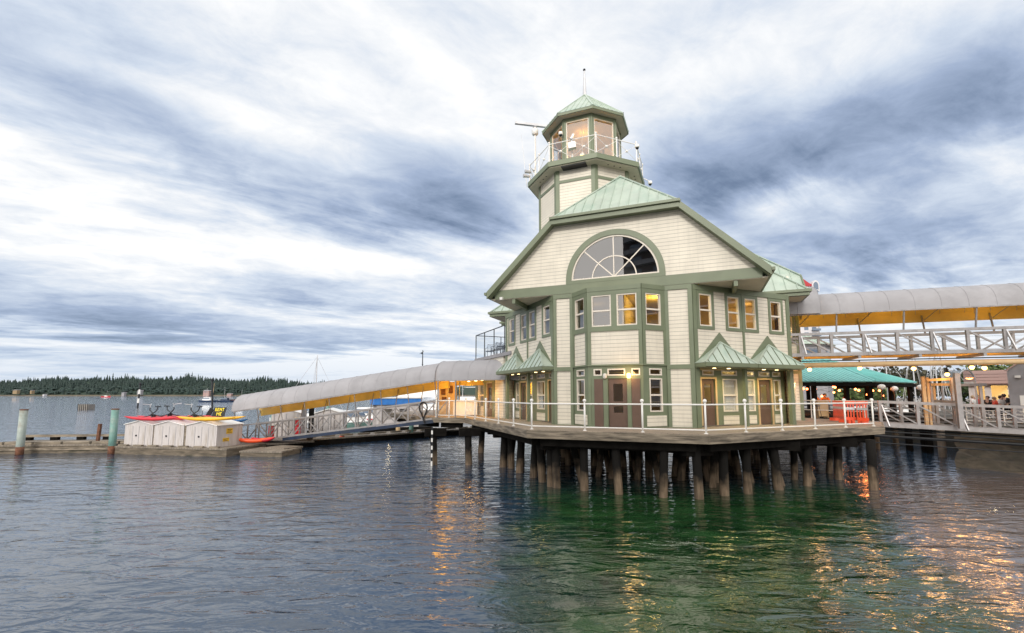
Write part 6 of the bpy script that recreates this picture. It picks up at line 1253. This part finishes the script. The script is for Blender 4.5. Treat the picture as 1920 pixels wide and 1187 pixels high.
for px_, Y_, top, wd, m, lab in ((1662, 128, 700, 12, 'leafdark', 'dusky tree left end of the row behind the marina masts'), (1690, 124, 694, 15, 'leafdark', 'broad dusky tree behind the marina masts'), (1728, 120, 688, 16, 'leafdark', 'tall brown green tree in the middle behind the masts'), (1765, 125, 697, 14, 'leafdark', 'dusky tree behind the tan gate boards'), (1792, 118, 702, 12, 'leafdark', 'dusky tree behind the glazed arch'), (1842, 62, 686, 6, 'leaf', 'green tree above the left part of the kiosk roof'), (1868, 58, 682, 6.5, 'leaf', 'bright green tree above the right part of the kiosk roof'), (1893, 60, 678, 6, 'leaf', 'green tree between kiosk and grey hut')):
    p = bp_(px_, Y_); p.z = 1.5; tree(p, at(px_, top, Y_).z - 1.5, wd, m, lab, 1100, .55 if Y_ > 100 else .3)
for px_, Y_, top, wd, lab in ((1512, 112, 731, 9, 'green bush seen through the pavilion on the left'), (1548, 114, 730, 9, 'green bush seen above the orange jackets'), (1592, 112, 731, 9, 'green bush in the middle of the pavilion view'), (1640, 113, 729, 9, 'green bush near the hip corner of the pavilion')):
    p = bp_(px_, Y_); p.z = 1.5; tree(p, at(px_, top, Y_).z - 1.2, wd, 'leaf', lab, 700, .5, 'bush', 'bush', False)

# ================================================================== far wooded shore
SY = 2500
def shore_h(x): return 96 * max(0, 1 - ((x + 2300) / 1250) ** 2 * .35) * (1 if x < -1150 else max(0, 1 - (x + 1150) / 900)) + 6 * math.sin(x * .011) + 4 * math.sin(x * .031 + 1)
q = MB(); nx, ny = 90, 8; base = 0
for i in range(nx + 1):
    x = -3600 + i * 42
    for j in range(ny + 1): q.v.append((x, SY + j * 90, -2 + (max(3, shore_h(x)) * min(1, (j / 5.0)) ** .8 if j else 0)))
for i in range(nx):
    for j in range(ny): a = i * (ny + 1) + j; q.f.append((a, a + ny + 1, a + ny + 2, a + 1)); q.m.append(0)
M['bank'] = mat('dry_bank', (.11, .09, .06), .9, var=.3, scale=.02); M['floor'] = mat('forest_floor', (.02, .04, .025), .9, var=.3, scale=.02)
tag(q.build('shore_hill', M['floor']), kind='structure')
q = MB(); q.prism([(-3600, SY - 12, -1), (150, SY - 12, -1), (150, SY + 5, 5), (-3600, SY + 5, 5)], (0, 30, 0)); tag(q.build('shore_bank', M['bank']), kind='structure')
q = MB(); fr_ = random.Random(3)
def conifer(mb, x, y, z, h, r):
    n = 6; tiers = 4
    for k in range(tiers):
        z0 = z + h * (.08 + .22 * k); z1 = z + h * min(1, .42 + .21 * k); rr = r * (1 - .22 * k); ph = fr_.uniform(0, 1)
        ring_ = [(x + rr * fr_.uniform(.7, 1.2) * math.cos(ph + 6.283 * j / n), y + rr * fr_.uniform(.7, 1.2) * math.sin(ph + 6.283 * j / n), z0 - fr_.uniform(0, h * .05)) for j in range(n)]
        for j in range(n): mb.poly([ring_[j], ring_[(j + 1) % n], (x, y, z1)])
def round_tree(mb, x, y, z, h, r):
    for k in range(3):
        mb.lathe((x + fr_.uniform(-r, r) * .5, y, z + h * (.35 + .2 * k)), [(r * .3, -h * .2), (r * fr_.uniform(.7, 1), 0), (r * .6, h * .18), (.01, h * .26)], 6)
for _ in range(4200):
    x = fr_.uniform(-3300, -300); j = fr_.random() ** .8; y = SY + 12 + j * 480; hh = max(3, shore_h(x)) * min(1, (y - SY) / 450) ** .8 - 2
    dens = 1 if x < -900 else .8
    if fr_.random() > dens: continue
    if j < .25 and fr_.random() < .5: round_tree(q, x, y, hh, fr_.uniform(12, 20), fr_.uniform(8, 14))
    else: (lambda g: conifer(q, x, y, hh, (fr_.uniform(20, 36) + (14 if fr_.random() < .08 else 0)) * g, fr_.uniform(5, 9) * (.6 + .4 * g)))(.85 + .28 * math.sin(x * .013 + y * .02) + .15 * math.sin(x * .051))
tag(q.build('forest', M['fir'], recalc=False), 'dense dark conifer forest along the far shore', 'forest', kind='stuff')
for px_, w_, h_, m_, lab in ((32, 22, 7, 'shoretan', 'tan house among the trees at the far left of the shore'), (62, 8, 5, 'shoretan', 'small lit house right of the tan house on the shore'), (86, 8, 4, 'block', 'small white house at the water edge on the shore'), (234, 14, 6, 'greyb', 'pale grey house in the trees above the small sailing boat'), (264, 20, 9, 'greyb', 'grey house behind the banded marker pile'), (389, 30, 15, 'pink', 'large grey house on the shore behind the workboats'), (432, 22, 8, 'pink', 'brown house on the shore right of the workboats'), (482, 24, 8, 'greyb', 'pale house on the shore just above the canopy end')):
    x = (px_ - 960) / F * (SY - 20); z = {'234': 14, '264': 22, '389': 16, '32': 26, '62': 26}.get(str(px_), 6); t = thing('shore_house', (x, SY - 20, z), lab, 'house', 'houses on the far shore')
    q = MB(); q.bx(x - w_ / 2, x + w_ / 2, SY - 20, SY - 4, z - 16, z + h_ * .7); q.build('wall', M[m_], t); q = MB(); q.prism([(x - w_ / 2 - 1, SY - 22, z + h_ * .7), (x + w_ / 2 + 1, SY - 22, z + h_ * .7), (x + w_ / 2 - 3, SY - 12, z + h_), (x - w_ / 2 + 3, SY - 12, z + h_)], (0, 18, 0)); q.build('roof', M['greyb'], t)
    for k in range(max(2, int(w_ / 9))): q = MB(); xx = x - w_ / 2 + 3 + k * 8; q.bx(xx, xx + 3, SY - 20.4, SY - 19.9, z + 1, z + h_ * .5); q.build('window', M['winblue'], t)
q = MB(); n_ = 40; hx0, hx1 = -1400, 1500
for i in range(n_ + 1):
    u = i / n_; x = hx0 + (hx1 - hx0) * u; h = 185 * math.sin(math.pi * u) ** .6 * (1 + .12 * math.sin(9 * u) + .05 * math.sin(31 * u))
    for j, k in enumerate((0, .6, 1.0, .7)): q.v.append((x, 6500 + j * 500, h * k - 3))
for i in range(n_):
    for j in range(3): a = i * 4 + j; q.f.append((a, a + 4, a + 5, a + 1)); q.m.append(0)
tag(q.build('far_hill', M['floor'], smooth=True), kind='structure')

# the dark high block across the quay behind the viewer that the window panes mirror
t = thing('apartment_block', (-30, -62, 0), 'dark brick apartment block across the quay, seen mirrored in the arched window', 'building')
q = MB(); q.bx(-75, -43.01, -80, -63, -1, 17); q.build('podium', M['pink'], t)
q = MB(); q.bx(-43, -17, -80, -62, -1, 46); q.build('wall', mat('dark_brick', (.07, .045, .04), .9, var=.2), t)
for fl_ in range(13):
    q = MB(); z = 3 + fl_ * 3.2; q.bx(-42, -18, -61.9, -60.6, z, z + .25); q.bx(-42, -18, -60.7, -60.6, z + .25, z + 1.1); q.build('balcony', M['greyb'], t)
    for k in range(4): q = MB(); q.bx(-41 + 6 * k, -38 + 6 * k, -61.97, -61.9, z + .4, z + 2.5); q.build('window', M['winblue'], t)

t = thing('hotel_block', (84, -12, 0), 'long brick hotel block across the quay mirrored in the right hand windows', 'building')
q = MB(); q.bx(72, 95, -48, 8, -1, 24); q.build('wall', mat('hotel_brick', (.16, .085, .06), .9, var=.25), t)
for fl_ in range(6):
    z = 2 + fl_ * 3.6
    for k in range(9): q = MB(); q.bx(71.9, 72.05, -45 + k * 6, -42 + k * 6, z, z + 2.0); q.build('window', M['winblue'], t)
    q = MB(); q.bx(71.2, 71.9, -47, 7, z - .5, z - .2); q.build('ledge', M['block'], t)
